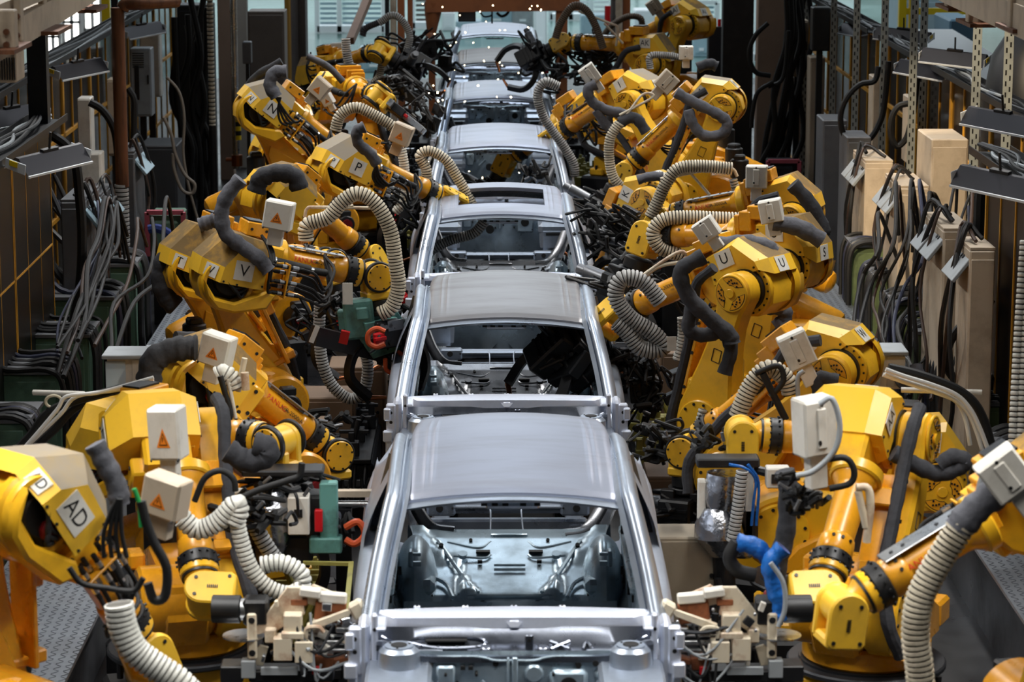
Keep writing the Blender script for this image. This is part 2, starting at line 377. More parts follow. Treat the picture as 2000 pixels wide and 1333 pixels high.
def make_car_meshes():
    C = {}
    C['roof'] = roof_mb().mesh('roof', STLR, 50); C['roof_dull'] = roof_mb().mesh('roof', STLR2, 50); C['roof_sun'] = roof_mb(True).mesh('roof', STLR, 50); C['roof_rib'] = roof_mb(False, True).mesh('roof', STLR, 50)
    # roof side rails and windshield pillars, one mesh per side
    for s in (-1, 1):
        b = MB()
        path = [(.800, -1.12, -.60), (.775, -.95, -.48), (.735, -.55, -.265), (.682, -.12, -.06), (.665, .05, -.012), (.664, .5, .012), (.665, 1.1, .010), (.668, 1.6, -.05), (.70, 2.1, -.22), (.755, 2.6, -.44), (.78, 2.85, -.56)]
        P = spline([(s*x, y, z) for x, y, z in path], 6)
        b.tube(P, .05, sec=esec(.034, .055, 12), smooth=False)
        P2 = spline([(s*(x-.062), y+.01, z+.004-.02*(k < 3)) for k, (x, y, z) in enumerate(path[1:9])], 6)
        b.tube(P2, .02, sec=[(.020, .012), (-.020, .012), (-.020, -.012), (.020, -.012)], smooth=False)
        P3 = spline([(s*(x-.035), y+.01, z+.03) for k, (x, y, z) in enumerate(path[1:9])], 6)
        b.tube(P3, .006, 6, smooth=False)
        C['rail', s] = b.mesh('roof_rail', STL, 45)
        # outer body side below the windows
        b = MB(); rings = []
        for y in [-1.22, -1.1, -.9, -.6, -.2, .2, .6, .92, 1.0, 1.08, 1.4, 1.8, 2.2, 2.6, 3.0, 3.3]:
            bul = .035*sin(min(1, max(0, (y+1.2)/4.5))*pi)+.03*math.exp(-((y-2.2)/.6)**2)
            nar = .05*sstep(2.6, 3.3, y)+.03*(1-sstep(-1.22, -.7, y))
            zb = -.46-.04*sstep(0, 1.5, y)*0 + .02*sstep(1.4, 2.6, y)
            x0 = .80+bul-nar
            gr = -.010 if abs(y-1.0) < .05 else 0
            ring = [(x0-.05, zb+.0), (x0+.005, zb-.008), (x0+.03+gr, zb-.05), (x0+.045+gr, zb-.12), (x0+.052+gr, zb-.2), (x0+.035+gr, zb-.24), (x0+.048+gr, zb-.30), (x0+.046+gr, zb-.45), (x0+.03+gr, zb-.60), (x0-.01, zb-.72), (x0-.08, zb-.74)]
            rings.append([(s*x, y, z) for x, z in ring])
        b.loft(rings, closed=False, caps=False)
        C['side', s] = b.mesh('body_side_panel', STLS, 60)
        b = MB(); rings = []   # rear quarter: surface between rail and shoulder
        for t in [i/10 for i in range(11)]:
            y0 = .62+2.05*t; rp = [(.690, .6, .012), (.690, 1.1, .0), (.692, 1.6, -.06), (.722, 2.1, -.23), (.775, 2.6, -.45), (.79, 2.85, -.57)]; tt = min(4.999, max(0, (y0-.6)/.5)) if y0 < 2.6 else 4+min(.999, (y0-2.6)/.25); kk = int(tt); ff = tt-kk; top = tuple(rp[kk][q]+(rp[kk+1][q]-rp[kk][q])*ff for q in range(3)); bot = (.850+.012*sin(t*pi), y0+.25*t, -.47)
            ring = []
            for k in range(7):
                q = k/6; ring.append((s*(top[0]+(bot[0]-top[0])*q+.020*sin(q*pi)), top[1]+(bot[1]-top[1])*q, top[2]+(bot[2]-top[2])*q))
            rings.append(ring)
        b.loft(rings, closed=False, caps=False)
        C['quarter', s] = b.mesh('rear_quarter_panel', STLS, 60)
        # middle pillar
        b = MB(); b.tube([(s*.665, 1.0, -.01), (s*.74, .98, -.3), (s*.80, .96, -.6), (s*.80, .95, -1.15)], .05, sec=[(.03, .07), (-.03, .07), (-.03, -.07), (.03, -.07)])
        for z in (-.25, -.45, -.7): b.mi(1); b.box((s*.72-s*.05, .93, z), (.02, .012, .05))
        C['pillar', s] = b.mesh('middle_pillar', [STLD, HOLE])
        # inner door/side panel visible through the windshield
        b = MB()
        b.loft([[(s*.70, y, -.50), (s*.71, y, -.7), (s*.72, y, -1.0), (s*.66, y, -1.12)] for y in (-.7, -.2, .4, .9, 1.5, 2.0)], closed=False, caps=False)
        for y, z in ((.4, -.7), (.9, -.8), (1.3, -.66), (1.5, -.9)): b.mi(1); b.cyl((s*.70, y, z), (s*.715, y, z), .045, 12)
        b.mi(0); b.box((s*.70, .9, -.62), (.04, 1.4, .05), ch=.01)
        C['inner', s] = b.mesh('inner_side_panel', [STLB, HOLE])
        # wheelhouse dome
        b = MB(); rings = []
        for q in range(6):
            a = q/5*pi/2; rr = cos(a); zz = sin(a)
            rings.append([(s*.60+.15*rr*cos(2*pi*k/16), 1.85+.42*rr*sin(2*pi*k/16), -1.1+.36*zz) for k in range(16)])
        b.loft(rings); b.box((s*.52, 1.75, -.98), (.10, .5, .10), ch=.03); b.mi(1); b.box((s*.52, 1.7, -.925), (.03, .14, .006)); b.mi(0)
        b.box((s*.62, 1.5, -.78), (.03, .09, .10), ch=.008); b.box((s*.58, 1.44, -.80), (.05, .02, .03)); b.box((s*.58, 1.44, -.74), (.05, .02, .02))
        C['wheelhouse', s] = b.mesh('wheelhouse', [STLB, HOLE])
        # strut tower with inner fender
        b = MB()
        b.cyl((s*.60, -1.52, -.86), (s*.60, -1.50, -.535), .135, 24, r1=.105, bev=.02); b.cyl((s*.60, -1.5, -.54), (s*.60, -1.5, -.525), .075, 20)
        b.mi(1); b.cyl((s*.60, -1.5, -.527), (s*.60, -1.5, -.521), .042, 18); b.mi(0)
        for k in range(3):
            a = k*2.094+.4; b.mi(1); b.cyl((s*.60+.058*cos(a), -1.5+.058*sin(a), -.526), (s*.60+.058*cos(a), -1.5+.058*sin(a), -.522), .007, 8)
        b.mi(0); b.box((s*.60, -1.75, -.75), (.36, .55, .14), ch=.04); b.box((s*.60, -1.72, -.86), (.32, .62, .24), ch=.03); b.box((s*.60, -1.62, -.66), (.34, .42, .06), ch=.02)
        b.mi(1); b.box((s*.60, -2.03, -.80), (.2, .01, .03)); b.cyl((s*.66, -2.035, -.86), (s*.66, -2.02, -.86), .02, 12); b.mi(0)
        b.tube([(s*.56, -1.40, -.60), (s*.45, -1.38, -.60), (s*.38, -1.36, -.61)], .014, 8)
        C['strut', s] = b.mesh('strut_tower', [STL, HOLE])
        # hinge pillar and bracket at the foot of the windshield
        b = MB()
        b.box((s*.80, -1.22, -.78), (.06, .2, .62), ch=.02); b.box((s*.845, -1.30, -.62), (.07, .06, .26), ch=.01); b.box((s*.74, -1.30, -.60), (.035, .05, .36), ch=.01)
        b.box((s*.86, -1.32, -.80), (.05, .04, .14), ch=.008); b.box((s*.71, -1.22, -.50), (.06, .22, .02), ch=.008)
        b.box((s*.872, -1.335, -.56), (.05, .04, .09), ch=.008); b.box((s*.868, -1.335, -.72), (.07, .05, .08), ch=.008)
        b.mi(1)
        for z in (-.55, -.62, -.7): b.cyl((s*.845, -1.332, z), (s*.845, -1.326, z), .012, 10)
        b.cyl((s*.74, -1.33, -.5), (s*.74, -1.322, -.5), .01, 10)
        C['hinge', s] = b.mesh('hinge_pillar', [STLW, HOLE])
    # windshield header
    b = MB(); rings = []
    for i in range(21):
        x = -.66+.066*i; z = roof_z(x, 0); d = .02*(abs(x)/.66)**2
        rings.append([(x, -.055+.02*(1-(x/.66)**2)*0-d, z-.042), (x, -.01, z-.026), (x, .03, z-.035), (x, .10, z-.07), (x, .02, z-.065), (x, -.04, z-.060)])
    b.loft(rings); b.mi(1)
    for x in (-.16, -.1, -.04, .06, .14): b.box((x, .0, -.052), (.035, .04, .008))
    b.mi(0); b.box((0, .02, -.065), (.30, .06, .025), ch=.006)
    C['header'] = b.mesh('windshield_header', [STL, HOLE])
    # rear header
    b = MB(); b.loft([[(x, 1.9, roof_z(x, 2.1)-.03), (x, 2.12, roof_z(x, 2.15)-.02), (x, 2.16, roof_z(x, 2.15)-.06), (x, 1.95, roof_z(x, 2.1)-.09)] for x in [-.58+.058*i for i in range(21)]])
    C['rear_header'] = b.mesh('rear_header', STLD)
    for y, kk in ((.42, 'bow1'), (1.28, 'bow2')):
        b = MB(); b.loft([[(x, y-.04, roof_z(x, y)-.03), (x, y+.04, roof_z(x, y)-.03), (x, y+.03, roof_z(x, y)-.055), (x, y-.03, roof_z(x, y)-.055)] for x in [-.6+.06*i for i in range(21)]])
        C[kk] = b.mesh('roof_bow', STLD)
    # cowl beam (bright shelf), with small tabs
    b = MB(); rings = []
    for i in range(29):
        x = -.72+1.44*i/28; k = abs(x)/.72; f_ = -.028*sstep(.82, .95, k) + (.02 if .2 < x < .48 else 0)*0
        yf = -1.05+.05*k*k-f_; z = -.435-.018*k**2
        rings.append([(x, -.86, z+.012), (x, -.97, z+.022), (x, yf, z+.006), (x, yf-.008, z-.05), (x, -.95, z-.07), (x, -.85, z-.03)])
    b.loft(rings)
    for x in (-.52, -.26, 0, .26): b.box((x, -.845, -.43), (.035, .03, .012), ch=.003)
    b.add([(-.045, -1.065, -.445), (.045, -1.065, -.445), (.02, -1.075, -.475), (-.02, -1.075, -.475)], [(0, 1, 2, 3)]); b.box((0, -1.06, -.458), (.05, .01, .03), ch=.003)
    b.mi(1)
    for x in (-.52, -.26, 0, .26): b.cyl((x, -.845, -.425), (x, -.845, -.421), .006, 8)
    C['cowl'] = b.mesh('cowl_beam', [STLW, HOLE], 45)
    # plenum channel
    b = MB(); rings = []
    for i in range(41):
        x = -.72+1.44*i/40; k = abs(x)/.72; dip = .035*sstep(.55, .95, k)
        wob = .012*math.exp(-((x+.09)/.03)**2)+.012*math.exp(-((x-.09)/.03)**2)+.012*math.exp(-(x/.03)**2)
        lip = -.485-.035*sstep(.0, .45, 1-k)+.03*sstep(.7, 1, k)
        rings.append([(x, -1.02, -.49), (x, -1.07, -.55-dip), (x, -1.17, -.585-dip*.5+wob), (x, -1.26, -.575+.01*cos(x*9)), (x, -1.30, lip-.04), (x, -1.345, lip-.035), (x, -1.40, lip-.045), (x, -1.405, lip-.075)])
    b.loft(rings, closed=False, caps=False)
    b.tube([(-.56, -1.12, -.555), (-.40, -1.18, -.57), (-.17, -1.16, -.565), (-.20, -1.08, -.54), (-.5, -1.08, -.54), (-.56, -1.12, -.555)], .010, 6)
    b.tube([(.70, -1.08, -.53), (.52, -1.2, -.575), (.2, -1.26, -.585), (.0, -1.27, -.58), (-.2, -1.26, -.585), (-.52, -1.2, -.575), (-.70, -1.08, -.53)], .008, 6)
    for dx in (0,):
        b.tube([(.19, -1.10, -.555), (.29, -1.19, -.575)], .010, 6); b.tube([(.29, -1.10, -.555), (.19, -1.19, -.575)], .010, 6)
    b.tube([(.36, -1.19, -.575), (.38, -1.11, -.555), (.41, -1.19, -.575)], .009, 6)
    for x in (-.15, .15): b.box((x, -1.22, -.565), (.06, .10, .03), ch=.01)
    for x in [-.6+.1*i for i in range(13)]: b.cyl((x, -1.372, lip-.06), (x, -1.372, -.512), .008, 8)
    b.mi(1); b.box((-.36, -1.11, -.545), (.22, .05, .012), ch=.004); b.mi(0)
    b.box((.075, -1.40, -.49), (.045, .012, .085), ch=.004); b.mi(1); b.cyl((.075, -1.408, -.475), (.075, -1.404, -.475), .01, 10)
    C['plenum'] = b.mesh('cowl_plenum', [mat('plenum_steel', (128, 134, 146), .28, .95, (84, 86, 92), .8, 2.5, .1), HOLE], 40)
    # firewall
    b = MB(); rings = []
    for i in range(33):
        x = -.52+1.04*i/32; bu = .03*math.exp(-((x)/.14)**2)
        rings.append([(x, -1.39, -.55), (x, -1.40-bu, -.64), (x, -1.38-bu, -.80), (x, -1.36-bu*2, -.95), (x, -1.30-bu*3, -1.15)])
    b.loft(rings, closed=False, caps=False)
    b.cyl((.10, -1.45, -.66), (.10, -1.40, -.66), .05, 20, bev=.01); b.box((.28, -1.42, -.74), (.20, .05, .2), ch=.03); b.box((.48, -1.40, -.68), (.13, .04, .06), ch=.015); b.box((-.36, -1.41, -.70), (.10, .05, .16), ch=.012)
    b.tube([(-.24, -1.42, -.78), (-.16, -1.44, -.70)], .014, 8); b.box((0, -1.44, -.68), (.03, .02, .22), ch=.005); b.box((-.035, -1.44, -.68), (.012, .02, .22), ch=.004)
    for x, z in ((-.1, -.61), (.0, -.60), (.33, -.62), (.42, -.61), (.46, -.63), (-.44, -.62)): b.mi(1); b.cyl((x, -1.425, z), (x, -1.38, z), .016, 12)
    b.mi(1); b.cyl((-.11, -1.46, -.80), (-.11, -1.36, -.80), .045, 16); b.cyl((.28, -1.455, -.72), (.28, -1.40, -.72), .045, 18)
    for x in (-.27, -.23): b.box((x, -1.425, -.63), (.025, .02, .02))
    for x, z in ((-.3, -.72), (-.36, -.66), (.04, -.75), (.16, -.78), (.36, -.80), (.2, -.66), (.47, -.75), (-.2, -.66), (-.05, -.78)): b.cyl((x, -1.462, z), (x, -1.38, z), .008, 8)
    b.mi(0)
    for s in (-1, 1): b.tube([(s*.45, -1.40, -.58), (s*.20, -1.41, -.575), (s*.1, -1.43, -.59), (0, -1.43, -.59)], .008, 6)
    C['firewall'] = b.mesh('firewall', [STLB, HOLE], 40)
    # front longitudinal rails and floor
    b = MB()
    for s in (-1, 1): b.box((s*.47, -1.75, -1.1), (.12, .8, .14), ch=.02)
    b.box((0, -2.1, -1.05), (1.1, .08, .08), ch=.015)
    C['front_rails'] = b.mesh('front_rails', STL)
    b = MB(); rings = []
    for y in (-1.3, -.6, 0, .6, 1.2, 1.5): rings.append([(x, y, -1.12+.16*math.exp(-(x/.11)**2)*(1-sstep(.4, 1.2, y))-.015*sin(y*9)*(.2 < abs(x) < .5)) for x in [-.72+.06*i for i in range(25)]])
    b.loft(rings, closed=False, caps=False)
    for y in (.15, .62): b.box((0, y, -1.05), (1.42, .10, .06), ch=.015)
    b.mi(1)
    for x in (-.4, .4):
        for y in (-.2, .4, .9): b.cyl((x, y, -1.13), (x, y, -1.095), .03, 12)
    C['floor'] = b.mesh('floor_pan', [STLD, HOLE])
    # seat bulkhead with stamped crossing ribs
    b = MB(); Bh = lambda x, t: (x, 1.45+.85*t, -1.10+.27*t)
    xs = [-.66+.033*i for i in range(41)]; rings = []
    def relief(x, t):
        ax = abs(x)
        z = .0
        z -= .045*sstep(.30, .34, ax+.24*(1-t)*0+.0)*(1-sstep(.5, .62, ax))*(1-sstep(.55, .75, t))
        line = .20+.42*(t-.18)
        z += .030*(1 if (t > .18 and ax > line) else 0)
        z -= .022*math.exp(-((t-.13)/.035)**2)*(1-sstep(.28, .34, ax))
        z += .02*sstep(.93, 1, t)
        return z
    for j in range(33):
        t = j/32; rings.append([(x, 1.45+.85*t, -1.10+.27*t+relief(x, t)) for x in xs])
    b.loft(rings, closed=False, caps=False)
    b.loft([[(x, 1.30, -1.06), (x, 1.36, -1.02), (x, 1.44, -1.06), (x, 1.46, -1.10)] for x in xs], closed=False, caps=False)
    b.tube([(-.33, 1.62, -1.05), (-.22, 1.60, -1.055), (.22, 1.60, -1.055), (.33, 1.62, -1.05)], .012, 6)
    for s in (-1, 1):
        b.tube([(s*.20, 1.62, -1.04), (s*.30, 1.80, -.98), (s*.46, 2.18, -.855)], .014, 6); b.tube([(s*.36, 1.55, -1.05), (s*.42, 1.72, -1.0), (s*.60, 1.82, -.96)], .014, 6)
        b.tube([(s*.12, 2.02, -.905), (s*.17, 1.98, -.915), (s*.36, 1.98, -.90)], .008, 6); b.tube([(s*.12, 2.2, -.865), (s*.20, 2.12, -.885), (s*.40, 2.19, -.865)], .008, 6)
        b.cyl((s*.30, 2.0, -.91), (s*.30, 1.99, -.885), .03, 16)
    b.tube([(-.10, 1.90, -.94), (.10, 1.90, -.94)], .009, 6); b.tube([(-.10, 1.85, -.955), (.10, 1.85, -.955)], .009, 6)
    b.box((0, 2.27, -.84), (.24, .05, .02), ch=.005)
    b.mi(1)
    for s in (-1, 1):
        b.box((s*.17, 2.06, -.895), (.09, .05, .012)); b.box((s*.19, 1.93, -.925), (.03, .03, .02)); b.box((s*.50, 1.62, -1.045), (.03, .10, .01)); b.cyl((s*.44, 2.1, -.87), (s*.44, 2.09, -.855), .015, 10)
        b.cyl((s*.17, 1.47, -1.085), (s*.17, 1.45, -1.07), .03, 12); b.cyl((s*.25, 2.2, -.86), (s*.25, 2.19, -.85), .012, 8)
    C['bulkhead'] = b.mesh('seat_bulkhead', [STLB, HOLE], 50)
    C['bulkhead_dark'] = b.mesh('seat_bulkhead', [STLD, HOLE], 50)
    # rear end crossbar with end plates
    b = MB(); b.box((0, 3.3, -.92), (1.0, .10, .07), ch=.02); b.box((0, 3.25, -.905), (.80, .05, .02), ch=.006)
    for s in (-1, 1): b.box((s*.46, 3.27, -.915), (.20, .10, .10), ch=.015)
    b.tube([(-.12, 3.0, -1.0), (-.12, 3.1, -.9), (-.13, 3.2, -.88)], .006, 6); b.tube([(.10, 3.0, -1.0), (.09, 3.1, -.9), (.10, 3.2, -.88)], .006, 6)
    b.box((0, 2.9, -1.03), (.22, .05, .03), ch=.005); b.box((-.48, 2.8, -1.04), (.1, .1, .08), ch=.01); b.box((.48, 2.8, -1.04), (.1, .1, .08), ch=.01)
    b.mi(1)
    for s in (-1, 1): b.cyl((s*.47, 3.23, -.91), (s*.47, 3.20, -.905), .025, 14); b.cyl((s*.38, 3.23, -.91), (s*.38, 3.21, -.905), .008, 8)
    C['rear_bar'] = b.mesh('rear_crossbar', [STL, HOLE])
    # rear corner gussets joining side and bulkhead
    for s in (-1, 1):
        b = MB(); b.tube([(s*.68, 2.6, -.55), (s*.60, 2.45, -.72), (s*.50, 2.33, -.82), (s*.36, 2.30, -.84)], .03, sec=esec(.02, .05))
        b.loft([[(s*.72, 2.1, -.55), (s*.72, 2.9, -.55)], [(s*.63, 2.2, -.80), (s*.63, 2.9, -.80)], [(s*.60, 2.3, -1.1), (s*.60, 2.9, -1.1)]], closed=False, caps=False)
        C['gusset', s] = b.mesh('rear_corner_brace', STLD)
    def shift(k, fn):
        for v in C[k].vertices: v.co = fn(v.co)
    shift('plenum', lambda c: Vector((c.x, -1.02+(c.y+1.02)*.78, c.z+.035)))
    shift('firewall', lambda c: Vector((c.x, c.y+.10, c.z+.045)))
    shift('cowl', lambda c: Vector((c.x, c.y+.03, c.z+.022)))
    for s in (-1, 1):
        shift(('strut', s), lambda c: Vector((c.x, c.y+.14, c.z+.075))); shift(('hinge', s), lambda c: Vector((c.x*.985, c.y+.04, c.z+.11)))
        shift(('side', s), lambda c: Vector((c.x*(1.0+.035*sstep(-1.1, -.2, c.y)), c.y, c.z))); shift(('quarter', s), lambda c: Vector((c.x*(1+.03*sstep(-.1, -.45, -abs(c.z)*-1)) if 0 else c.x*(1+.035*sstep(.05, .45, -c.z)), c.y, c.z)))
    return C
CM = make_car_meshes()
CAR_Y0, CAR_S = 14.85, 5.44
def car(i, label, roof='roof', dark=False):
    t = thing('car_body', (0, CAR_Y0+CAR_S*i, ZR), label, 'car body', 'bare car bodies in a line on the conveyor')
    put('roof', CM[roof], t); put('windshield_header', CM['header'], t); put('rear_header', CM['rear_header'], t)
    put('roof_bow', CM['bow1'], t); put('roof_bow', CM['bow2'], t)
    for s in (-1, 1):
        for k, nm in (('rail', 'roof_rail'), ('side', 'body_side_panel'), ('quarter', 'rear_quarter_panel'), ('pillar', 'middle_pillar'), ('inner', 'inner_side_panel'), ('wheelhouse', 'wheelhouse'), ('strut', 'strut_tower'), ('hinge', 'hinge_pillar'), ('gusset', 'rear_corner_brace')):
            put(nm, CM[k, s], t)
    put('cowl_beam', CM['cowl'], t); put('cowl_plenum', CM['plenum'], t); put('firewall', CM['firewall'], t); put('front_rails', CM['front_rails'], t); put('floor_pan', CM['floor'], t)
    put('seat_bulkhead', CM['bulkhead_dark' if dark else 'bulkhead'], t); put('rear_crossbar', CM['rear_bar'], t)
    return t
car(0, 'bare steel car body nearest the camera, its cowl and strut towers in full view')
car(1, 'bare steel car body second from the front, darker roof, no sunroof hole', 'roof_dull', True)
car(2, 'bare steel car body with the rectangular sunroof opening cut in its roof', 'roof_sun', True)
car(3, 'bright bare car body directly behind the one with the sunroof opening')
car(4, 'bare car body fifth in the line, arm with ribbed hose reaching its right pillar', dark=True)
car(5, 'dull brownish bare car body with sparks over it, sixth in the line', 'roof_dull', True)
car(6, 'last bare car body in the line, under the orange-brown gantry')
# conveyor under the bodies
b = MB()
for s in (-1, 1): b.box((s*.45, 34, .42), (.16, 50, .18), ch=.02)
for k in range(26): b.box((0, 10.5+1.9*k, .30), (1.3, .2, .14), ch=.02)
tag(b.build('conveyor', DARK), 'dark steel conveyor track running under the whole line of car bodies', 'conveyor')
for i in range(7):
    y = CAR_Y0+CAR_S*i
    t = thing('carrier_skid', (0, y, 0), 'dark carrier skid under the %s bare car body of the line' % ('first', 'second', 'third', 'fourth', 'fifth', 'sixth', 'last')[i], 'skid', 'carrier skids under the car bodies')
    b = MB()
    for s in (-1, 1): b.box((s*.55, 0.9, .62), (.12, 4.2, .10), ch=.02)
    for q in (-1.1, .2, 1.5, 2.9): b.box((0, q, .56), (1.3, .14, .08), ch=.015)
    b.build('frame', DARK, t)
    for s in (-1, 1):
        for q in (-.9, 2.6): b = MB(); b.cyl((s*.55, q, .66), (s*.55, q, .84), .05, 12); b.build('support_pin', ALU, t)
# ---------------------------------------------------------------- robots
L1, UPO, L2 = 1.075, .225, 1.28
def arc(cx, cz, r, a0, a1, n): return [(cx+r*cos(R(a0+(a1-a0)*i/n)), cz+r*sin(R(a0+(a1-a0)*i/n))) for i in range(n+1)]
def make_robot_meshes():
    G = {}
    b = MB(); b.box((0, 0, .13), (.72, .66, .26), ch=.03); b.box((.30, .30, .05), (.2, .16, .1), ch=.02); b.box((.30, -.30, .05), (.2, .16, .1), ch=.02); b.box((-.42, 0, .16), (.2, .34, .22), ch=.02)
    b.mi(1)
    for x in (-.3, .3):
        for y in (-.36, .36): b.cyl((x, y, .02), (x, y, .14), .02, 8)
    b.mi(2); b.box((-.53, 0, .17), (.03, .26, .16), ch=.01)
    G['base'] = b.mesh('base', [YEL, BLKM, GREYC])
    b = MB(); b.cyl((0, 0, .26), (0, 0, .30), .47, 40, bev=.01); b.mi(1); b.cyl((0, 0, .295), (0, 0, .315), .40, 36)
    G['ring'] = b.mesh('turntable_ring', [DARK, BLKM])
    b = MB(); b.cyl((0, 0, .31), (0, 0, .45), .38, 36, bev=.02)
    b.ext([(-.42, .42), (-.44, .62), (-.30, .84), (-.05, .92), (.25, .90), (.50, .80), (.53, .60), (.42, .42)], -.20, .08, bev=.025)
    b.ext([(-.30, .42), (-.28, .60), (-.05, .72), (.20, .60), (.35, .42)], .08, .36, bev=.02)
    b.cyl((.312, -.32, .67), (.312, .11, .67), .215, 30, bev=.02)
    b.box((-.05, -.28, .52), (.40, .18, .2), ch=.03); b.box((.1, -.3, .88), (.16, .1, .1), ch=.015)
    b.box((-.45, .2, .50), (.22, .3, .16), ch=.02)
    G['turret'] = b.mesh('turret', ORNG)
    b = MB(); b.cyl((-.26, -.1, .82), (-.26, -.1, 1.08), .10, 20, bev=.012); b.box((-.26, -.1, 1.10), (.12, .12, .06), ch=.015); G['tmotor'] = b.mesh('turret_motor', [BLKM, REDD])
    b = MB(); b.cyl((.312, -.50, .67), (.312, -.32, .67), .10, 20, bev=.012); b.box((.312, -.44, .79), (.12, .10, .07), ch=.012)
    b.mi(1); b.cyl((.312, -.53, .67), (.312, -.50, .67), .06, 14)
    G['motors'] = b.mesh('shoulder_motor', [BLKM, REDD])
    b = MB(); b.lathe((-.80, -.04, .50), (.05, -.04, .86), [(0, .02), (.01, .07), (.04, .115), (.09, .13), (.62, .13), (.66, .10), (.80, .05), (1, .045)], 24)
    b.box((-.33, -.04, .60), (.1, .30, .12), ch=.02); b.mi(1); b.cyl((-.62, -.18, .575), (-.62, -.165, .575), .035, 12)
    G['balancer'] = b.mesh('balancer_cylinder', [ORNG, BLKM])
    # lower arm (L frame)
    left = [(-.235, .0), (-.235, .10), (-.20, .26), (-.155, .45), (-.118, .66), (-.105, .80), (-.115, .93), (-.132, .99)]
    prof = arc(0, 0, .235, 180, 360, 16)+[(-x, z) for x, z in left[1:]][:]
    prof = prof+arc(0, L1, .150, 0+(-25), 205, 18)+[p for p in left[::-1]][:-1]
    b = MB(); b.ext(prof, .12, .30, bev=.022)
    b.ext([(-.235, -.02), (-.235, .12), (-.13, .55), (-.05, .62), (.10, .30), (.20, 0)], .10, .16, bev=.01)
    b.cyl((0, .30, L1), (0, .318, L1), .142, 32, bev=.006)
    b.cyl((0, .29, 0), (0, .325, 0), .20, 30, bev=.01); b.box((.17, .22, .26), (.09, .14, .12), ch=.02)
    b.mi(1)
    for k in range(3):   # kidney recesses: their shade painted as black outlines and darker fill; bolt heads
        a0 = 90+120*k
        def kid(rr0, rr1, da): return arc(0, L1, rr1*.88, a0-da, a0+da, 8)+arc(0, L1, rr0, a0+da*.55, a0-da*.55, 5)
        b.ext(kid(.061, .1445, 48.5), .316, .3195); b.mi(2); b.ext(kid(.0655, .139, 46), .3185, .3215); b.mi(1)
        for i in range(7):
            aa = R(a0-30+10*i); r_ = .092+.011*((i*7) % 3-1); b.cyl((r_*cos(aa), .321, L1+r_*sin(aa)), (r_*cos(aa), .327, L1+r_*sin(aa)), .0072, 6)
    b.mi(0); b.cyl((0, .318, L1), (0, .332, L1), .036, 16, bev=.004)
    b.mi(1)
    for k in range(12): aa = k*pi/6; b.cyl((.17*cos(aa), .324, .17*sin(aa)), (.17*cos(aa), .332, .17*sin(aa)), .012, 6)
    b.mi(1); b.bar((-.03, .303, .52), (.04, .303, .52), .004, .004); b.bar((-.03, .303, .62), (.04, .303, .62), .004, .004); b.bar((-.03, .303, .52), (-.03, .303, .62), .004, .004); b.bar((.04, .303, .52), (.04, .303, .62), .004, .004)
    G['link'] = b.mesh('lower_arm', [YEL, BLKM, ORNG], 40)
    b = MB()
    b.box((.24, .16, .46), (.03, .20, .62), ch=.006); b.box((.285, .16, .62), (.08, .13, .11), ch=.01); b.box((.285, .16, .20), (.08, .15, .07), ch=.01); b.box((.19, .16, .75), (.12, .1, .05), ch=.01); b.box((.19, .16, .18), (.12, .1, .05), ch=.01)
    b.mi(1)
    for z in (.22, .5, .74): b.cyl((.24, .27, z), (.24, .255, z), .013, 8)
    G['guard'] = b.mesh('cable_guard', [ORNG, BLKM])
    # elbow housing (H frame)
    b = MB()
    b.ext([(-.19, -.06), (-.13, -.17), (.03, -.215), (.26, -.13), (.40, .02), (.43, .10), (.43, .33), (.12, .36), (-.15, .20)], -.24, .045, bev=.02)
    b.cyl((0, .03, 0), (0, .085, 0), .200, 36, bev=.008)
    ring = []
    for y, r in ((-.24, .215), (-.30, .222), (-.315, .205), (-.345, .205), (-.36, .198), (-.36, .172), (-.30, .165), (-.24, .150)):
        ring.append([(r*cos(2*pi*k/32), y, r*sin(2*pi*k/32)) for k in range(32)])
    b.loft(ring, caps=False)
    b.ext([(-.20, -.0), (-.165, -.12), (-.06, -.205), (.08, -.215), (.33, -.14), (.38, -.02), (.30, .0), (.06, -.13), (-.09, -.12)], -.42, -.24, bev=.02)
    b.box((.37, -.16, .11), (.13, .30, .26), ch=.015); b.cyl((.42, 0, .225), (.50, 0, .225), .155, 28, bev=.012)
    b.box((.23, .06, .20), (.05, .06, .08), ch=.01); b.box((-.16, .06, .16), (.05, .05, .05), ch=.01)
    b.mi(1)
    for k in range(20): aa = k*pi/10+.1; b.cyl((.182*cos(aa), .083, .182*sin(aa)), (.182*cos(aa), .092, .182*sin(aa)), .0080, 6)
    for x, z in ((.34, .02), (.40, .05), (.36, .20)): b.cyl((x, -.318, z), (x, -.305, z), .014, 8)
    b.cyl((0, .08, 0), (0, .125, 0), .158, 32)
    G['housing'] = b.mesh('elbow_housing', [YEL, BLKM], 40)
    b = MB(); b.mi(0); b.cyl((0, -.25, .0), (0, -.24, .0), .17, 28); b.cyl((.02, -.34, .02), (.02, -.24, .02), .12, 22, bev=.01)
    b.box((.11, -.30, .0), (.14, .08, .16), ch=.02)
    for k in range(3): b.tube([(-.12+.04*k, -.30, .10), (-.06+.05*k, -.40, .05-.03*k), (.04+.03*k, -.41, -.02-.03*k), (.14, -.38, .02-.03*k)], .013, 8)
    b.mi(1); b.cyl((.10, -.37, .0), (.10, -.33, .0), .062, 8, bev=.01)
    G['motor'] = b.mesh('elbow_motor', [BLK, REDD])
    # sheet metal cover
    full = [(-.235, .035), (-.225, .165), (-.04, .395), (.25, .36), (.265, .05)]
    small = [(-.085, .005), (-.07, .13), (.02, .265), (.26, .245), (.265, .0)]
    endp = [(-.17, .10), (-.16, .17), (-.02, .350), (.24, .33), (.25, .12)]
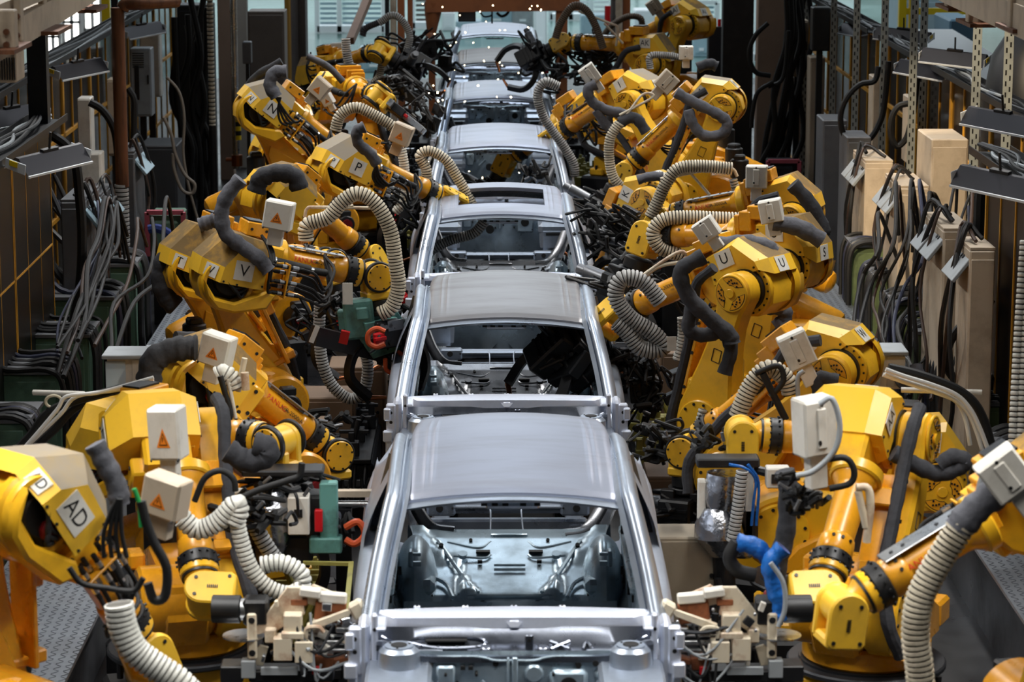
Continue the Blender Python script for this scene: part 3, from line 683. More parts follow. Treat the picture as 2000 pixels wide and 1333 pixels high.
    b = MB(); rings = [[(x, -.425, z) for x, z in small], [(x, -.29, z) for x, z in full], [(x, .02, z) for x, z in full], [(x, .115, z) for x, z in endp]]
    n = 5; vs = [p for r in rings for p in r]
    for j in range(3):
        for i in range(4): b.mi(1 if i in (1, 2) and j < 2 else 0); b.add([vs[j*n+i], vs[j*n+i+1], vs[(j+1)*n+i+1], vs[(j+1)*n+i]], [(0, 1, 2, 3)])
    b.mi(0); b.add(rings[0], [(0, 1, 2, 3, 4)])
    b.add([rings[3][0], rings[3][1], rings[3][2], rings[3][3], rings[3][4]], [(0, 1, 2, 3, 4)])
    b.mi(2)
    for x, z in ((-.06, .02), (.05, .012), (.25, .03), (.25, .22)): b.cyl((x, -.432, z), (x, -.424, z), .009, 6)
    for x, z in ((.225, .16), (.225, .30), (-.14, .13)): b.cyl((x, .123, z), (x, .113, z), .009, 6)
    G['cover'] = b.mesh('motor_cover', [YEL2, DUSTY, BLKM], 25)
    G['cover_grey'] = b.mesh('motor_cover', [YEL2, DUSTG, BLKM], 25)
    G['cover_clean'] = b.mesh('motor_cover', [YEL2, YEL2, BLKM], 25)
    b = MB(); b.box((.22, -.02, .43), (.20, .26, .11), ch=.008); b.box((.34, .02, .36), (.10, .2, .16), ch=.008); b.box((.41, .04, .30), (.05, .16, .22), ch=.008); b.mi(1); b.cyl((.16, -.155, .43), (.16, -.148, .43), .012, 8); b.cyl((.28, -.155, .43), (.28, -.148, .43), .012, 8); b.mi(2); b.box((.20, -.03, .492), (.14, .2, .012))
    G['bracket'] = b.mesh('cable_bracket', [ORNG, BLKM, DARK])
    # junction box
    b = MB(); b.box((0, 0, 0), (.21, .13, .21), ch=.008); b.box((0, -.067, 0), (.195, .01, .195), ch=.004); b.box((0, .068, 0), (.195, .01, .195), ch=.004)
    b.box((0, .076, 0), (.06, .012, .15), ch=.006); b.box((.0, 0, -.16), (.11, .07, .14), ch=.006)
    b.mi(1); b.cyl((0, .08, .09), (0, .085, .09), .01, 8); b.cyl((.02, .08, -.05), (.02, .085, -.05), .01, 8); b.cyl((0, 0, -.23), (0, 0, -.12), .022, 10)
    for x, z in ((-.09, -.095), (.09, -.095)): b.cyl((x, -.06, z), (x, -.075, z-.01), .007, 6)
    b.mi(2); b.add([(-.045, -.0735, -.05), (.045, -.0735, -.05), (0, -.0735, .03)], [(0, 1, 2)])
    b.mi(1); b.add([(-.028, -.0745, -.041), (.028, -.0745, -.041), (0, -.0745, .012)], [(0, 1, 2)]); b.mi(2); b.add([(-.022, -.0750, -.037), (.022, -.0750, -.037), (0, -.0750, .003)], [(0, 1, 2)])
    b.mi(1); b.add([(-.004, -.0755, -.008), (.003, -.0755, -.008), (-.006, -.0755, -.03), (.002, -.0755, -.018)], [(0, 1, 3, 2)])
    G['box'] = splitmesh(b, ['junction_box', 'cable_gland', 'warning_sticker'], [WBOX, BLKM, STICK])
    G['box_tan'] = splitmesh(b, ['junction_box', 'cable_gland', 'warning_sticker'], [BEIGE, BLKM, STICK])
    # connector panel with plugs
    for short in (1, 0):
     b = MB(); b.box((.44, -.33, .10), (.014, .20, .27), ch=.003)
     b.mi(1)
     for k in range(5):
         z = (.0, .05, .09, .16, .21)[k]; y = (-.40, -.37, -.41, -.36, -.40)[k]; b.cyl((.34, y, z), (.56, y, z), .015, 8); 
         if not short: b.tube([(.34, y, z), (.295, y-.05, z+.005), (.275+.006*k, -.47, z*.5+.14), (.27+.008*k, -.45, .24), (.25+.008*k, -.38, .33), (.20, -.30, .41)], .011, 7)
         b.tube([(.56, y, z), (.66, y-.01, z-.02), (.78, y+.06, z-.05-.02*k), (.86, y+.16, z+.02), (.80, -.10, .32)], .012, 7)
     b.cyl((.36, -.27, .22), (.66, -.25, .20), .040, 12, bev=.008); b.cyl((.28, -.27, .225), (.36, -.27, .22), .025, 12); b.cyl((.68, -.25, .20), (.80, -.22, .20), .03, 12)
     b.mi(2)
     for k in range(5): z = (.0, .05, .09, .16, .21)[k]; y = (-.40, -.37, -.41, -.36, -.40)[k]; b.cyl((.47, y, z), (.52, y, z), .018, 8); b.cyl((.385, y, z), (.42, y, z), .018, 8)
     b.cyl((.655, -.25, .20), (.685, -.25, .20), .03, 12); b.cyl((.345, -.27, .22), (.362, -.27, .22), .044, 12)
     G['plugs_short' if short else 'plugs'] = splitmesh(b, ['connector_panel', 'signal_cable', 'plug'], [ORNG, BLK, ALU])
    # forearm
    z = .225
    b = MB(); b.lathe((.46, 0, z), (1.02, 0, z), [(0, .135), (.03, .138), (.09, .13), (.16, .102), (.20, .096), (.78, .090), (.80, .100), (.84, .104), (.97, .108), (1, .098)], 28)
    b.mi(1)
    for k in range(3): aa = .5+k*.5; b.cyl((.94, .100*cos(aa), z+.100*sin(aa)), (.94, .112*cos(aa), z+.112*sin(aa)), .010, 8)
    G['forearm'] = b.mesh('forearm_tube', [ORNG, BLKM])
    b = MB(); b.box((.73, 0, z+.112), (.52, .13, .010), ch=.003); b.box((.55, 0, z+.098), (.04, .08, .03)); b.box((.92, 0, z+.098), (.04, .08, .03)); b.mi(1)
    for x in (.58, .66, .86, .93): b.cyl((x, 0, z+.117), (x, 0, z+.121), .012, 8)
    G['mount'] = b.mesh('mounting_plate', [ALU, BLKM])
    b = MB(); b.cyl((1.02, 0, z), (1.10, 0, z), .118, 30, bev=.006)
    for k in range(16): aa = k*pi/8; b.cyl((1.10, .112*cos(aa), z+.112*sin(aa)), (1.108, .112*cos(aa), z+.112*sin(aa)), .008, 6); b.cyl((1.045, .118*cos(aa), z+.118*sin(aa)), (1.045, .131*cos(aa), z+.131*sin(aa)), .008, 6)
    b.mi(1); b.cyl((1.10, 0, z), (1.145, 0, z), .114, 30, bev=.006); b.mi(0); b.cyl((1.145, 0, z), (1.16, 0, z), .108, 26)
    G['wring'] = b.mesh('wrist_ring', [BLKM, YEL])
    b = MB(); b.lathe((1.15, 0, z), (1.30, 0, z), [(0, .10), (.1, .095), (.3, .075), (1, .072)], 22)
    b.box((1.25, 0, z), (.12, .15, .13), ch=.03)
    G['wcone'] = b.mesh('wrist_neck', YEL)
    # hand (K frame: x along tool, y along joint axis)
    b = MB(); pr = arc(0, 0, .105, 90, 270, 12)+[(.16, -.105), (.185, -.08), (.185, .08), (.16, .105)]
    b.ext(pr, -.115, -.07, bev=.01); b.ext(pr, .07, .115, bev=.01); b.cyl((0, -.09, 0), (0, .09, 0), .095, 24); b.box((.16, 0, 0), (.06, .22, .20), ch=.015)
    b.mi(1)
    for s in (-1, 1):
        for x, zz in ((-.04, .055), (-.04, -.055), (.15, .07), (.15, -.07)): b.cyl((x, s*.114, zz), (x, s*.121, zz), .011, 8)
        for i in range(6): b.box((.03+.011*i, s*.118, 0), (.006, .004, .02))
    G['hand'] = b.mesh('wrist_block', [YEL2, BLKM])
    b = MB(); pr = arc(0, 0, .105, 90, 270, 12)+[(.16, -.105), (.185, -.08), (.185, .08), (.16, .105)]
    b.ext(pr, .05, .10, bev=.01); b.cyl((0, -.10, 0), (0, .10, 0), .098, 26); b.box((.15, 0, 0), (.07, .22, .22), ch=.015); b.box((.10, -.05, 0), (.10, .06, .2), ch=.01)
    b.mi(1); b.cyl((0, -.13, 0), (0, -.09, 0), .125, 30, bev=.008); b.cyl((0, .10, 0), (0, .125, 0), .125, 30, bev=.008)
    b.mi(2)
    for s in (-1, 1):
        b.cyl((0, s*.12, 0), (0, s*.142, 0), .106, 30, bev=.005)
    b.mi(1)
    for s in (-1, 1):
        for k in range(8): aa = k*pi/4+.2; b.cyl((.094*cos(aa), s*.141, .094*sin(aa)), (.094*cos(aa), s*.146, .094*sin(aa)), .008, 6)
        b.cyl((0, s*.141, 0), (0, s*.145, 0), .007, 6)
    G['hand_disc'] = b.mesh('wrist_block', [YEL2, BLKM, YEL])
    # spot welding guns (K frame), three variants
    def gun(seed, main, cabl):
        r_ = random.Random(seed); b = MB()
        b.mi(1); b.cyl((.185, 0, 0), (.27, 0, 0), .105, 24, bev=.01); b.cyl((.27, 0, 0), (.31, 0, 0), .13, 24, bev=.006)
        b.mi(0); b.ext([(.30, -.14), (.30, .14), (.42, .20), (.62, .16), (.66, -.10), (.48, -.20)], -.05, .05, bev=.01); b.ext([(.34, -.18), (.34, .10), (.5, .12), (.60, -.14)], -.16, -.08, bev=.01)
        b.mi(1); b.box((.50, .14, .02), (.34, .17, .24), ch=.015); b.box((.45, -.18, .0), (.22, .10, .20), ch=.012)
        for k in range(4): b.box((.40+.05*k, .232, .02), (.02, .012, .2))
        b.mi(2); b.cyl((.42, -.02, .18), (.42, -.02, .40), .055, 16, bev=.01); b.cyl((.42, -.02, .40), (.42, -.02, .46), .04, 14)
        b.box((.38, -.24, .05), (.08, .02, .13))
        b.mi(1); s_ = [(-.035, -.03), (.035, -.03), (.035, .03), (-.035, .03)]
        b.tube([(.5, 0, .12), (.62, 0, .30), (.80, 0, .34), (.98, 0, .26)], .03, sec=s_); b.tube([(.5, 0, -.12), (.62, 0, -.26), (.80, 0, -.30), (.98, 0, -.16)], .03, sec=s_)
        b.mi(4); b.cyl((.98, 0, .26), (1.0, 0, .10), .022, 12, r1=.014); b.cyl((.98, 0, -.16), (1.0, 0, -.02), .022, 12, r1=.014)
        b.mi(1)
        for k in range(9):
            p = [(r_.uniform(.28, .6), r_.uniform(-.25, .25), r_.uniform(-.2, .25)) for _ in range(2)]
            q = Vector(((p[0][0]+p[1][0])/2, r_.uniform(-.36, .36), r_.uniform(-.34, .36)))
            b.tube([p[0], tuple(Vector(p[0]).lerp(q, .8)), tuple(q), tuple(Vector(p[1]).lerp(q, .7)), p[1]], r_.uniform(.010, .018), 7)
        for k in range(7): b.box((r_.uniform(.3, .7), r_.uniform(-.2, .2), r_.uniform(-.2, .2)), (r_.uniform(.05, .12), r_.uniform(.05, .12), r_.uniform(.05, .12)), ch=.006)
        b.mi(3); b.box((.46, -.25, -.10), (.09, .05, .09), ch=.01); b.box((.46, -.285, -.10), (.03, .03, .10), ch=.005)
        b.mi(5); b.tube([(.6, -.2, .06), (.7, -.26, .12), (.78, -.22, .05), (.74, -.2, -.05), (.64, -.22, -.06)], .018, 8)
        b.mi(2); 
        for k in range(5): c = (r_.uniform(.35, .65), r_.choice((-.2, .2)), r_.uniform(-.15, .2)); b.cyl(c, (c[0], c[1]*1.25, c[2]), .018, 8)
        return splitmesh(b, ['weld_gun', 'electrode_arm', 'gun_cylinder', 'red_plug', 'electrode_tip', 'power_cable'], [main, BLKM, ALUD, RED, CPR, cabl])
    G['gun0'] = gun(1, TEAL, ORC); G['gun1'] = gun(2, DARK, BLK); G['gun2'] = gun(3, BLKM, BLU2)
    # long black linear unit with bright rail
    b = MB(); b.mi(1); b.cyl((.185, 0, 0), (.27, 0, 0), .10, 22, bev=.01); b.box((.5, 0, 0), (.5, .16, .16), ch=.01); b.box((.45, 0, .14), (.22, .14, .12), ch=.01); b.mi(0); b.box((.62, 0, .085), (.62, .10, .03), ch=.004); b.box((.30, 0, .17), (.09, .12, .26), ch=.006); b.box((.92, 0, .02), (.10, .1, .10), ch=.006); b.mi(2); b.box((.60, .0, .17), (.07, .05, .05), ch=.01)
    G['slide'] = splitmesh(b, ['linear_unit', 'drive_body', 'red_plug'], [ALU, BLKM, RED])
    return G
GM = make_robot_meshes()
def letter_plate(st, w_, h_, M, parent, spacing=.8):
    b = MB(); b.box((0, 0, 0), (w_, h_, .004), M); b.mi(1); vs, fs = text_verts(st, h_*.86); mx = max(abs(v[0]) for v in vs); k = min(1., w_*.42/mx)
    b.add([(v[0]*k, v[1], .0035) for v in vs], fs, M); return b.build('letter_plate', [PLATE, INK], parent)
def tube_text(parent, MH, side, run):
    # brand lettering bent around the forearm tube, reading along the arm
    for st, size, x0, m_, nm in (('FANUC', .056, .655, INKR, 'red_lettering'), ('Robot', .030, .735, INK, 'black_lettering'), ('R-2000iA', .044, .825, INK, 'black_lettering'), ('165F', .018, .865, INK, 'black_lettering')):
        vs, fs = text_verts(st, size); b = MB(); out = []
        xc = x0 if run > 0 else 1.50-x0
        for v in vs:
            t = v[0]*run; u = v[1]-.0-(.036 if st == '165F' else 0); rr = .0985
            th = side*0+u/rr+R(18); out.append((xc+t, side*rr*cos(th), .225+rr*sin(th)))
        b.add(out, fs); b.build(nm, m_, parent, M=MH)
ROB = {}
def robot(key, x, y, bz, yaw, q2, a, label, tooldir=None, letter=None, gun='gun1', hand='hand', box='box', boxpos=(.44, -.10, .56), boxrot=(0, 40, 0), cover='cover', mount=True, plugs=True, text=0, guard=True, group='yellow welding robots', nohand=False, bracket=True, boxpx=None, gscale=1.):
    t = thing('industrial_robot', (x, y, bz), label, 'robot', group, R(yaw)); MW = Matrix.Translation((x, y, bz)) @ rot(yaw, 'Z'); ROB[key] = (t, MW)
    ML = loc(.312, 0, .67) @ rot(q2, 'Y'); E = ML @ Vector((0, 0, L1)); MH = Matrix.Translation(E) @ rot(a, 'Y')
    put('base', GM['base'], t); put('turntable_ring', GM['ring'], t); put('turret', GM['turret'], t); put('shoulder_motor', GM['motors'], t); put('turret_motor', GM['tmotor'], t); put('balancer_cylinder', GM['balancer'], t)
    put('lower_arm', GM['link'], t, ML)
    if guard:
        put('cable_guard', GM['guard'], t, ML)
        b = MB(); b.tube([(.22, .26, L1+.12), (.33, .27, L1-.05), (.31, .25, .78), (.30, .24, .5), (.30, .24, .2), (.26, .30, -.1), (.1, .36, -.25)], .04, 10, ripple=.06); b.build('sleeve_hose', SLVD, t, M=ML)
    put('elbow_housing', GM['housing'], t, MH); put('elbow_motor', GM['motor'], t, MH); cv = put('motor_cover', GM[cover], t, MH)
    if bracket: put('cable_bracket', GM['bracket'], t, MH)
    if plugs: put_split(GM['plugs_short' if plugs == 2 else 'plugs'], t, MH)
    fa = put('forearm_tube', GM['forearm'], t, MH); put('wrist_ring', GM['wring'], t, MH); put('wrist_neck', GM['wcone'], t, MH)
    if mount: put('mounting_plate', GM['mount'], fa)
    if box is None: pass
    elif boxpx:
        bpx, bpy_, bY, by_, bt, bs = boxpx; Mb = Matrix.Translation(at(bpx, bpy_, bY)) @ rot(by_, 'Z') @ rot(bt, 'Y') @ Matrix.Diagonal((bs[0], bs[1], bs[2], 1)); put_split(GM[box], t, MW.inverted() @ Mb)
    else: put_split(GM[box], t, MH @ loc(*boxpos) @ rot(boxrot[2], 'Z') @ rot(boxrot[1]-0, 'Y') @ rot(boxrot[0], 'X'))
    W = MH @ Vector((L2, 0, UPO)); d = (MH.to_3x3() @ Vector((1, 0, 0))).normalized()
    td = MW.to_3x3().inverted() @ Vector(tooldir) if tooldir else d
    td.normalize(); ax = d.cross(td)
    if ax.length < .1: ax = MH.to_3x3() @ Vector((0, 1, 0))
    MK = frameM(W, td, ax)
    if not nohand:
        put('wrist_block', GM[hand], t, MK)
        if gun: put_split(GM[gun], t, MK @ Matrix.Scale(gscale, 4))
    if letter:
        # side plate, rear plate, plate above the flange
        n_ = Vector((0, -1, 0)); wd = .15 if len(letter) == 1 else .19
        letter_plate(letter, wd, .15, Matrix.Translation((.085, -.4285, .125)) @ rot(90, 'X'), cv)
        p0 = Vector((-.085, -.425, .005)); p1 = Vector((-.235, -.29, .035)); p2 = Vector((-.07, -.425, .13)); xd = (p0-p1).normalized(); yd = (p2-p0); nn = xd.cross(yd).normalized()
        letter_plate(letter, .11, .10, frameM((p0+p1)/2*.5+((p2+Vector((-.225, -.29, .165)))/2)*.5+nn*.004, xd, yd), cv)
        if x > 0: letter_plate(letter, .14, .12, frameM(Vector((-.234, -.12, .10)), Vector((0, -1, 0)), Vector((.05, 0, 1))), cv)
        pa = Vector((-.05, .02, .405)); pb = Vector((.30, .02, .37)); pc = Vector((-.02, .115, .355)); 
        letter_plate(letter, .15, .13, frameM(Vector((.08, .121, .275)), Vector((-1, 0, 0)), Vector((0, 0, 1))), cv)
    if text: tube_text(fa, None, -1 if text > 0 else 1, 1 if text > 0 else -1)
    b = MB(); b.box((0, 0, -bz/2), (1.0, .9, bz), ch=.03) if bz > 0 else None
    pd = b.build('robot_pedestal', BLKM); pd.matrix_world = MW; tag(pd, 'dark pedestal under the robot lettered '+letter if letter else 'dark pedestal under the '+' '.join(label.split(',')[0].replace('yellow robot', 'robot').split()[:12]), 'pedestal', 'robot pedestals')
    return t, MW, MH, MK
def px_path(key, pts, Y0):
    # points (px, py[, depth offset]) at world depth Y0 in the robot's own frame
    Mi = ROB[key][1].inverted(); return [Mi @ at(p[0], p[1], Y0+(p[2] if len(p) > 2 else 0)) for p in pts]
def rhose(key, r, pts, Y0, m_=None, pitch=.026): MB().hose(px_path(key, pts, Y0), r, pitch).build('ribbed_hose', [m_ or HOSE, GAPW if m_ is HOSEW else GAP], ROB[key][0], 60)
def rsleeve(key, r, pts, Y0, m_=None): MB().tube(px_path(key, pts, Y0), r, 10, ripple=.07).build('sleeve_hose', m_ or SLV, ROB[key][0], 60)
def rcable(key, r, pts, Y0, m_=None): MB().tube(px_path(key, pts, Y0), r, 7).build('cable', m_ or BLK, ROB[key][0], 60)
def rbar(key, a, pts, Y0, m_=None):
    b = MB(); P = px_path(key, pts, Y0); b.tube(P, a, 8, smooth=len(P) > 2); b.build('hose_support_arm', m_ or CREAM, ROB[key][0], 60)
Lf, Rt, Dn = (1, 0, -.15), (-1, 0, -.15), (0, 0, -1)
robot('AD', -2.78, 12.83, .63, 45, 0, 57, 'yellow robot lettered AD, nearest on the left, its black motor cavity open to view', (.3, .3, -1), 'AD', None, 'hand', text=1, boxpos=(.5, .1, .62), boxrot=(20, 60, 30), box='box_tan', mount=False, boxpx=(325, 968, 12.9, -25, 12, (1.0, 1, .95)), bracket=False, cover='cover_grey', plugs=2)
robot('AB', -1.96, 15.70, 0.52, -75, -38, 43, 'yellow robot lettered AB, forearm hanging down behind the AD robot', (1, 0, -.05), 'AB', None, 'hand', box='box', boxpos=(.52, -.02, .44), boxrot=(0, 0, 90), mount=False, plugs=False, cover='cover_clean', boxpx=(328, 845, 14.3, -14, -3, (.85, 1.1, 1.35)), bracket=False)
robot('AA', 2.10, 15.40, .52, -115, -29, 42, 'yellow robot lettered AA with its forearm hanging down, right of the first car body', (-1, -.1, -.02), 'AA', None, 'hand', boxpos=(.50, -.42, .30), boxrot=(0, 0, 90), mount=False, plugs=False, cover='cover_clean', boxpx=(1590, 832, 14.1, 204, 4, (.95, 1.1, 1.5)), bracket=False)
robot('AC', 2.99, 13.32, .52, 192, -8, 29, 'yellow robot reaching in from the right edge, beige ribbed hose on its forearm', (-.1, 0, -1), None, None, 'hand', text=-1, boxpos=(.62, .10, .45), boxrot=(0, -30, 0), guard=False, boxpx=(1962, 925, 12.4, 180, 38, (1., 1, 1.)))
robot('Z', -1.95, 16.86, .52, -33, -66, -1, 'yellow robot with level forearm and black-rimmed wrist disc, directly behind the AB robot', Dn, None, 'gun1', 'hand_disc', box=None, mount=False, cover='cover_clean')
robot('Y', 2.04, 17.13, .52, 180, -75, -4, 'yellow robot lettered Y leaning far back, behind the AA robot', Dn, 'Y', None, 'hand', mount=False, plugs=False, cover='cover_clean', guard=False, boxpos=(.6, 0, .5), box=None)
robot('X', -1.83, 18.33, .52, 30, -45, 40, 'yellow robot with a metal plate over its lettered forearm, in front of the V robot', Dn, None, None, 'hand_disc', text=1, boxpos=(.16, -.16, .60), boxrot=(0, -20, 0), plugs=False, boxpx=(425, 683, 17.6, -20, 14, (1., 1, 1.)))
robot('W', 1.91, 18.45, .52, 157, -43, 41, 'yellow robot lettered W, low and half hidden between the AA and U robots', Dn, 'W', 'gun1', 'hand_disc', text=-1, boxpos=(.35, .05, .50), boxrot=(0, -35, 0), mount=False, boxpx=(1556, 683, 17.9, 180, 25, (.95, 1, 1.15)))
robot('V', -2.14, 21.00, .52, 20, -24, 13, 'yellow robot lettered V, holding a teal spot welding gun by the second car body', (.1, 0, -1), 'V', 'gun0', 'hand_disc', text=1, boxpos=(.40, -.12, .62), boxrot=(0, -13, 0), boxpx=(545, 420, 20.7, -8, 10, (1.05, 1, 1.05)))
robot('U', 1.90, 20.02, .52, 142, -14, 25, 'yellow robot lettered U with its three-lobed elbow disc facing the camera', (-.8, .2, -.8), 'U', 'gun1', 'hand', text=-1, boxpos=(.40, .06, .52), boxrot=(0, -40, 0), mount=False, boxpx=(1380, 448, 19.9, 170, 35, (.8, 1, .75)), gscale=1.15)
robot('T', -2.36, 22.22, .52, 24, -36, 12, 'yellow robot lettered T, tucked just behind the V robot', (.2, 0, -1), 'T', 'gun2', 'hand_disc', mount=False, boxpos=(.44, -.1, .55), box=None)
robot('S', 2.27, 21.10, .52, 148, -16, 3, 'yellow robot lettered S, taller one just behind the U robot', (-.3, 0, -1), 'S', 'gun1', 'hand', boxpos=(.36, .06, .50), boxrot=(0, -20, 0), mount=False, boxpx=(1506, 412, 20.9, 170, 12, (.85, 1, .85)), gscale=1.15)
robot('R', -2.37, 24.69, .52, 31, -7, 40, 'yellow robot with a black hose arched over its back, between the T and P robots', (.5, 0, -1), None, 'gun2', 'hand', boxpos=(.1, -.3, .5), mount=False, plugs=False, box=None)
robot('Q', 2.41, 25.09, .52, 161, -37, 13, 'yellow robot with level forearm under a beige hose loop, behind the S robot', (-.5, 0, -1), None, 'gun1', 'hand', text=-1, boxpos=(.5, .06, .50), boxrot=(0, 0, 0), boxpx=(1478, 345, 25.0, 170, 0, (.95, 1, 1.)))
robot('P', -2.51, 25.93, .75, 24, 34, 26, 'yellow robot lettered P, left of the fourth car body', (.9, .1, -.5), 'P', None, 'hand', box='box_tan', boxpos=(.46, -.16, .50), boxrot=(0, -25, 0), mount=False, nohand=False, boxpx=(785, 262, 26.6, -10, 22, (.95, 1, .95)), cover='cover_grey', plugs=2)
robot('K', 2.67, 27.54, .52, 150, 57, 65, 'yellow robot lettered K, low beside the fourth car body', (-.6, 0, -1), 'K', 'gun2', 'hand', mount=False, boxpos=(.5, .06, .5), box=None)
robot('N', -2.38, 29.0, 1.06, 14, -33, 38, 'yellow robot lettered N with a white plate on its cover, leaning toward the line', (1, .1, -.5), 'N', None, 'hand', box='box_tan', boxpos=(.42, -.16, .52), boxrot=(0, 5, 0), mount=False, boxpx=(625, 172, 28.2, -10, 40, (.9, 1, .9)), cover='cover_grey', plugs=2)
robot('M', 2.34, 29.37, .95, 168, -22, 44, 'yellow robot lettered M with its big elbow disc facing the camera', (-.5, .1, -1), 'M', 'gun1', 'hand', text=-1, box='box_tan', boxpos=(.40, .1, .50), boxrot=(0, -15, 0), boxpx=(1302, 160, 29.1, 180, -42, (.95, 1, 1.)), cover='cover_grey', gscale=1.15)
robot('I', 2.38, 30.53, .95, 142, 37, 31, 'yellow robot lettered I, bright cover, reaching to the fifth car body', (-1, .2, -.7), 'I', None, 'hand', text=-1, boxpos=(.40, .06, .52), boxrot=(0, -5, 0), boxpx=(1152, 145, 30.4, 180, 35, (.9, 1, 1.)), cover='cover_grey')
robot('J', -2.19, 30.60, .52, 21, -45, 25, 'yellow robot lettered J, seen under the raised arm of the N robot', (.5, 0, -1), 'J', 'gun1', 'hand', mount=False, plugs=True, cover='cover_clean', box=None)
robot('AL', -1.66, 31.65, .95, -70, -47, 0, 'yellow robot lettered AL with a bare yellow cover, above the N robot', (1, -.35, -.75), 'AL', 'slide', 'hand_disc', mount=False, boxpos=(.5, -.1, .8), boxrot=(0, 10, 20), cover='cover_clean', boxpx=(640, 195, 30.8, -10, -30, (.6, 1, .6)), gscale=.72)
robot('H', 2.45, 32.3, .95, 165, 62, 35, 'yellow robot with small elbow disc low between the I robot and the line', (-.5, 0, -1), None, 'gun2', 'hand', mount=False, boxpos=(.5, .1, .5), boxpx=(1340, 103, 33, 180, 0, (.8, 1, .8)))
robot('AK', 1.75, 36.46, .95, 156, -39, -1, 'yellow robot with thick level forearm under a brown hose arch, by the sparks', (-1, .2, -.6), 'AK', 'gun1', 'hand', box='box_tan', boxpos=(.42, .1, .5), boxpx=(1250, 85, 36.5, 180, -15, (1, 1, 1.)))
robot('AI', 2.86, 40.96, .95, 139, -21, 26, 'yellow robot lettered AI, farthest on the right', (-1, .2, -.6), 'AI', 'gun1', 'hand', mount=False, box='box_tan', boxpx=(1278, 12, 41, 180, 35, (1, 1, 1.)))
robot('AM', -2.82, 36.95, .55, -50, 27, -14, 'yellow robot with a white box and black-rimmed wrist disc, farthest on the left', (1, 0, -.6), None, 'gun1', 'hand_disc', mount=False, boxpos=(.3, 0, .6), boxpx=(665, 100, 36.2, -15, -5, (1.1, 1, 1.1)))
# hoses and sleeves, robot by robot
rhose('V', .062, [(598, 470), (600, 440), (640, 425), (668, 395), (700, 378), (735, 400), (762, 450), (772, 510), (778, 560), (765, 600), (740, 615)], 21.2)
rbar('V', .014, [(595, 425), (600, 408), (620, 405), (735, 407)], 21.3); rbar('V', .012, [(598, 430), (650, 410), (690, 402)], 21.3)
rhose('V', .050, [(625, 590), (624, 650), (630, 710), (650, 755), (685, 780), (712, 760), (718, 710), (705, 665)], 21.9, HOSEG)
rsleeve('V', .060, [(470, 350), (445, 380), (433, 415), (440, 455), (470, 480), (505, 505), (525, 530)], 20.6)
rsleeve('T', .060, [(420, 430), (405, 435), (390, 440)], 21.8)
rsleeve('T', .085, [(345, 490), (325, 505), (315, 540), (325, 580), (345, 600)], 22.0, SLVD)
rhose('P', .055, [(835, 375), (832, 330), (820, 305), (838, 295), (870, 312), (892, 345), (915, 385), (930, 420)], 27.0)
rhose('P', .060, [(655, 255), (665, 225), (695, 210), (730, 225), (770, 250), (790, 275)], 27.4)
rhose('P', .05, [(780, 270), (790, 330), (790, 390), (770, 415)], 26.9, HOSEW)
rsleeve('P', .055, [(712, 248), (698, 256), (700, 280), (722, 300), (738, 322)], 25.3)
rsleeve('N', .07, [(560, 140), (537, 142), (527, 165), (540, 190)], 28.3)
rsleeve('N', .045, [(470, 190), (500, 150), (550, 120)], 29.2, SLVD)
rsleeve('X', .085, [(290, 745), (300, 705), (335, 685), (368, 680), (385, 680)], 17.6, SLVD)
rhose('X', .065, [(425, 735), (438, 730), (455, 745), (462, 760)], 17.4, HOSEW)
rbar('X', .02, [(478, 700), (470, 740), (465, 765)], 17.4); rbar('X', .028, [(478, 728), (480, 762)], 17.35, CREAM)
rcable('X', .02, [(430, 735), (440, 770), (450, 810), (440, 830)], 17.3); rcable('X', .014, [(445, 740), (452, 775), (462, 830)], 17.35, WBOX)
rsleeve('AB', .07, [(445, 880), (480, 900), (515, 895), (522, 875), (495, 868)], 15.3, SLVD)
rcable('AB', .018, [(380, 980), (400, 935), (430, 920), (455, 935), (460, 960)], 14.6)
rcable('AB', .02, [(440, 990), (500, 960), (560, 940), (585, 930), (590, 905)], 15.0)
rhose('AB', .058, [(355, 1012), (385, 1035), (425, 1020), (460, 985), (466, 1000), (455, 1025)], 14.3, HOSEW)
rhose('AB', .045, [(462, 1015), (472, 1060), (490, 1110), (520, 1145), (560, 1160), (590, 1150)], 14.3, HOSEW)
rhose('AB', .050, [(510, 1105), (540, 1100), (565, 1105), (590, 1125), (588, 1155)], 14.5, HOSEW)
rcable('AB', .02, [(455, 1025), (440, 1030), (400, 1035)], 14.35); rhose('AB', .05, [(488, 985), (500, 1030), (525, 1075), (540, 1095)], 15.6, HOSEG)
rsleeve('AD', .052, [(185, 868), (205, 905), (228, 950), (234, 985)], 12.8)
for k in range(4): rcable('AD', .011, [(236-2*k, 975), (236-7*k, 1005), (238-12*k, 1045), (248-15*k, 1090)], 12.55)
rcable('AD', .024, [(275, 980), (285, 1020), (300, 1060), (325, 1110), (322, 1165), (300, 1172), (288, 1140)], 12.4)
rcable('AD', .012, [(262, 955), (272, 985), (276, 1030)], 12.4, mat('green_cable', (40, 160, 80), .5)); rcable('AD', .015, [(135, 1110), (160, 1140), (210, 1150), (260, 1155), (280, 1130)], 12.3)
rhose('AD', .072, [(232, 1180), (240, 1225), (262, 1270), (300, 1300), (345, 1330), (380, 1365)], 12.3, HOSEW)
rsleeve('AA', .05, [(1745, 885), (1790, 910), (1830, 925), (1870, 915), (1885, 900), (1860, 893), (1835, 910)], 15.2, SLVD)
rcable('AA', .016, [(1600, 790), (1625, 780), (1640, 830), (1630, 880), (1590, 920), (1555, 930)], 13.9, LGREY)
rcable('AA', .018, [(1605, 900), (1650, 895), (1668, 920), (1660, 945), (1620, 955)], 14.1)
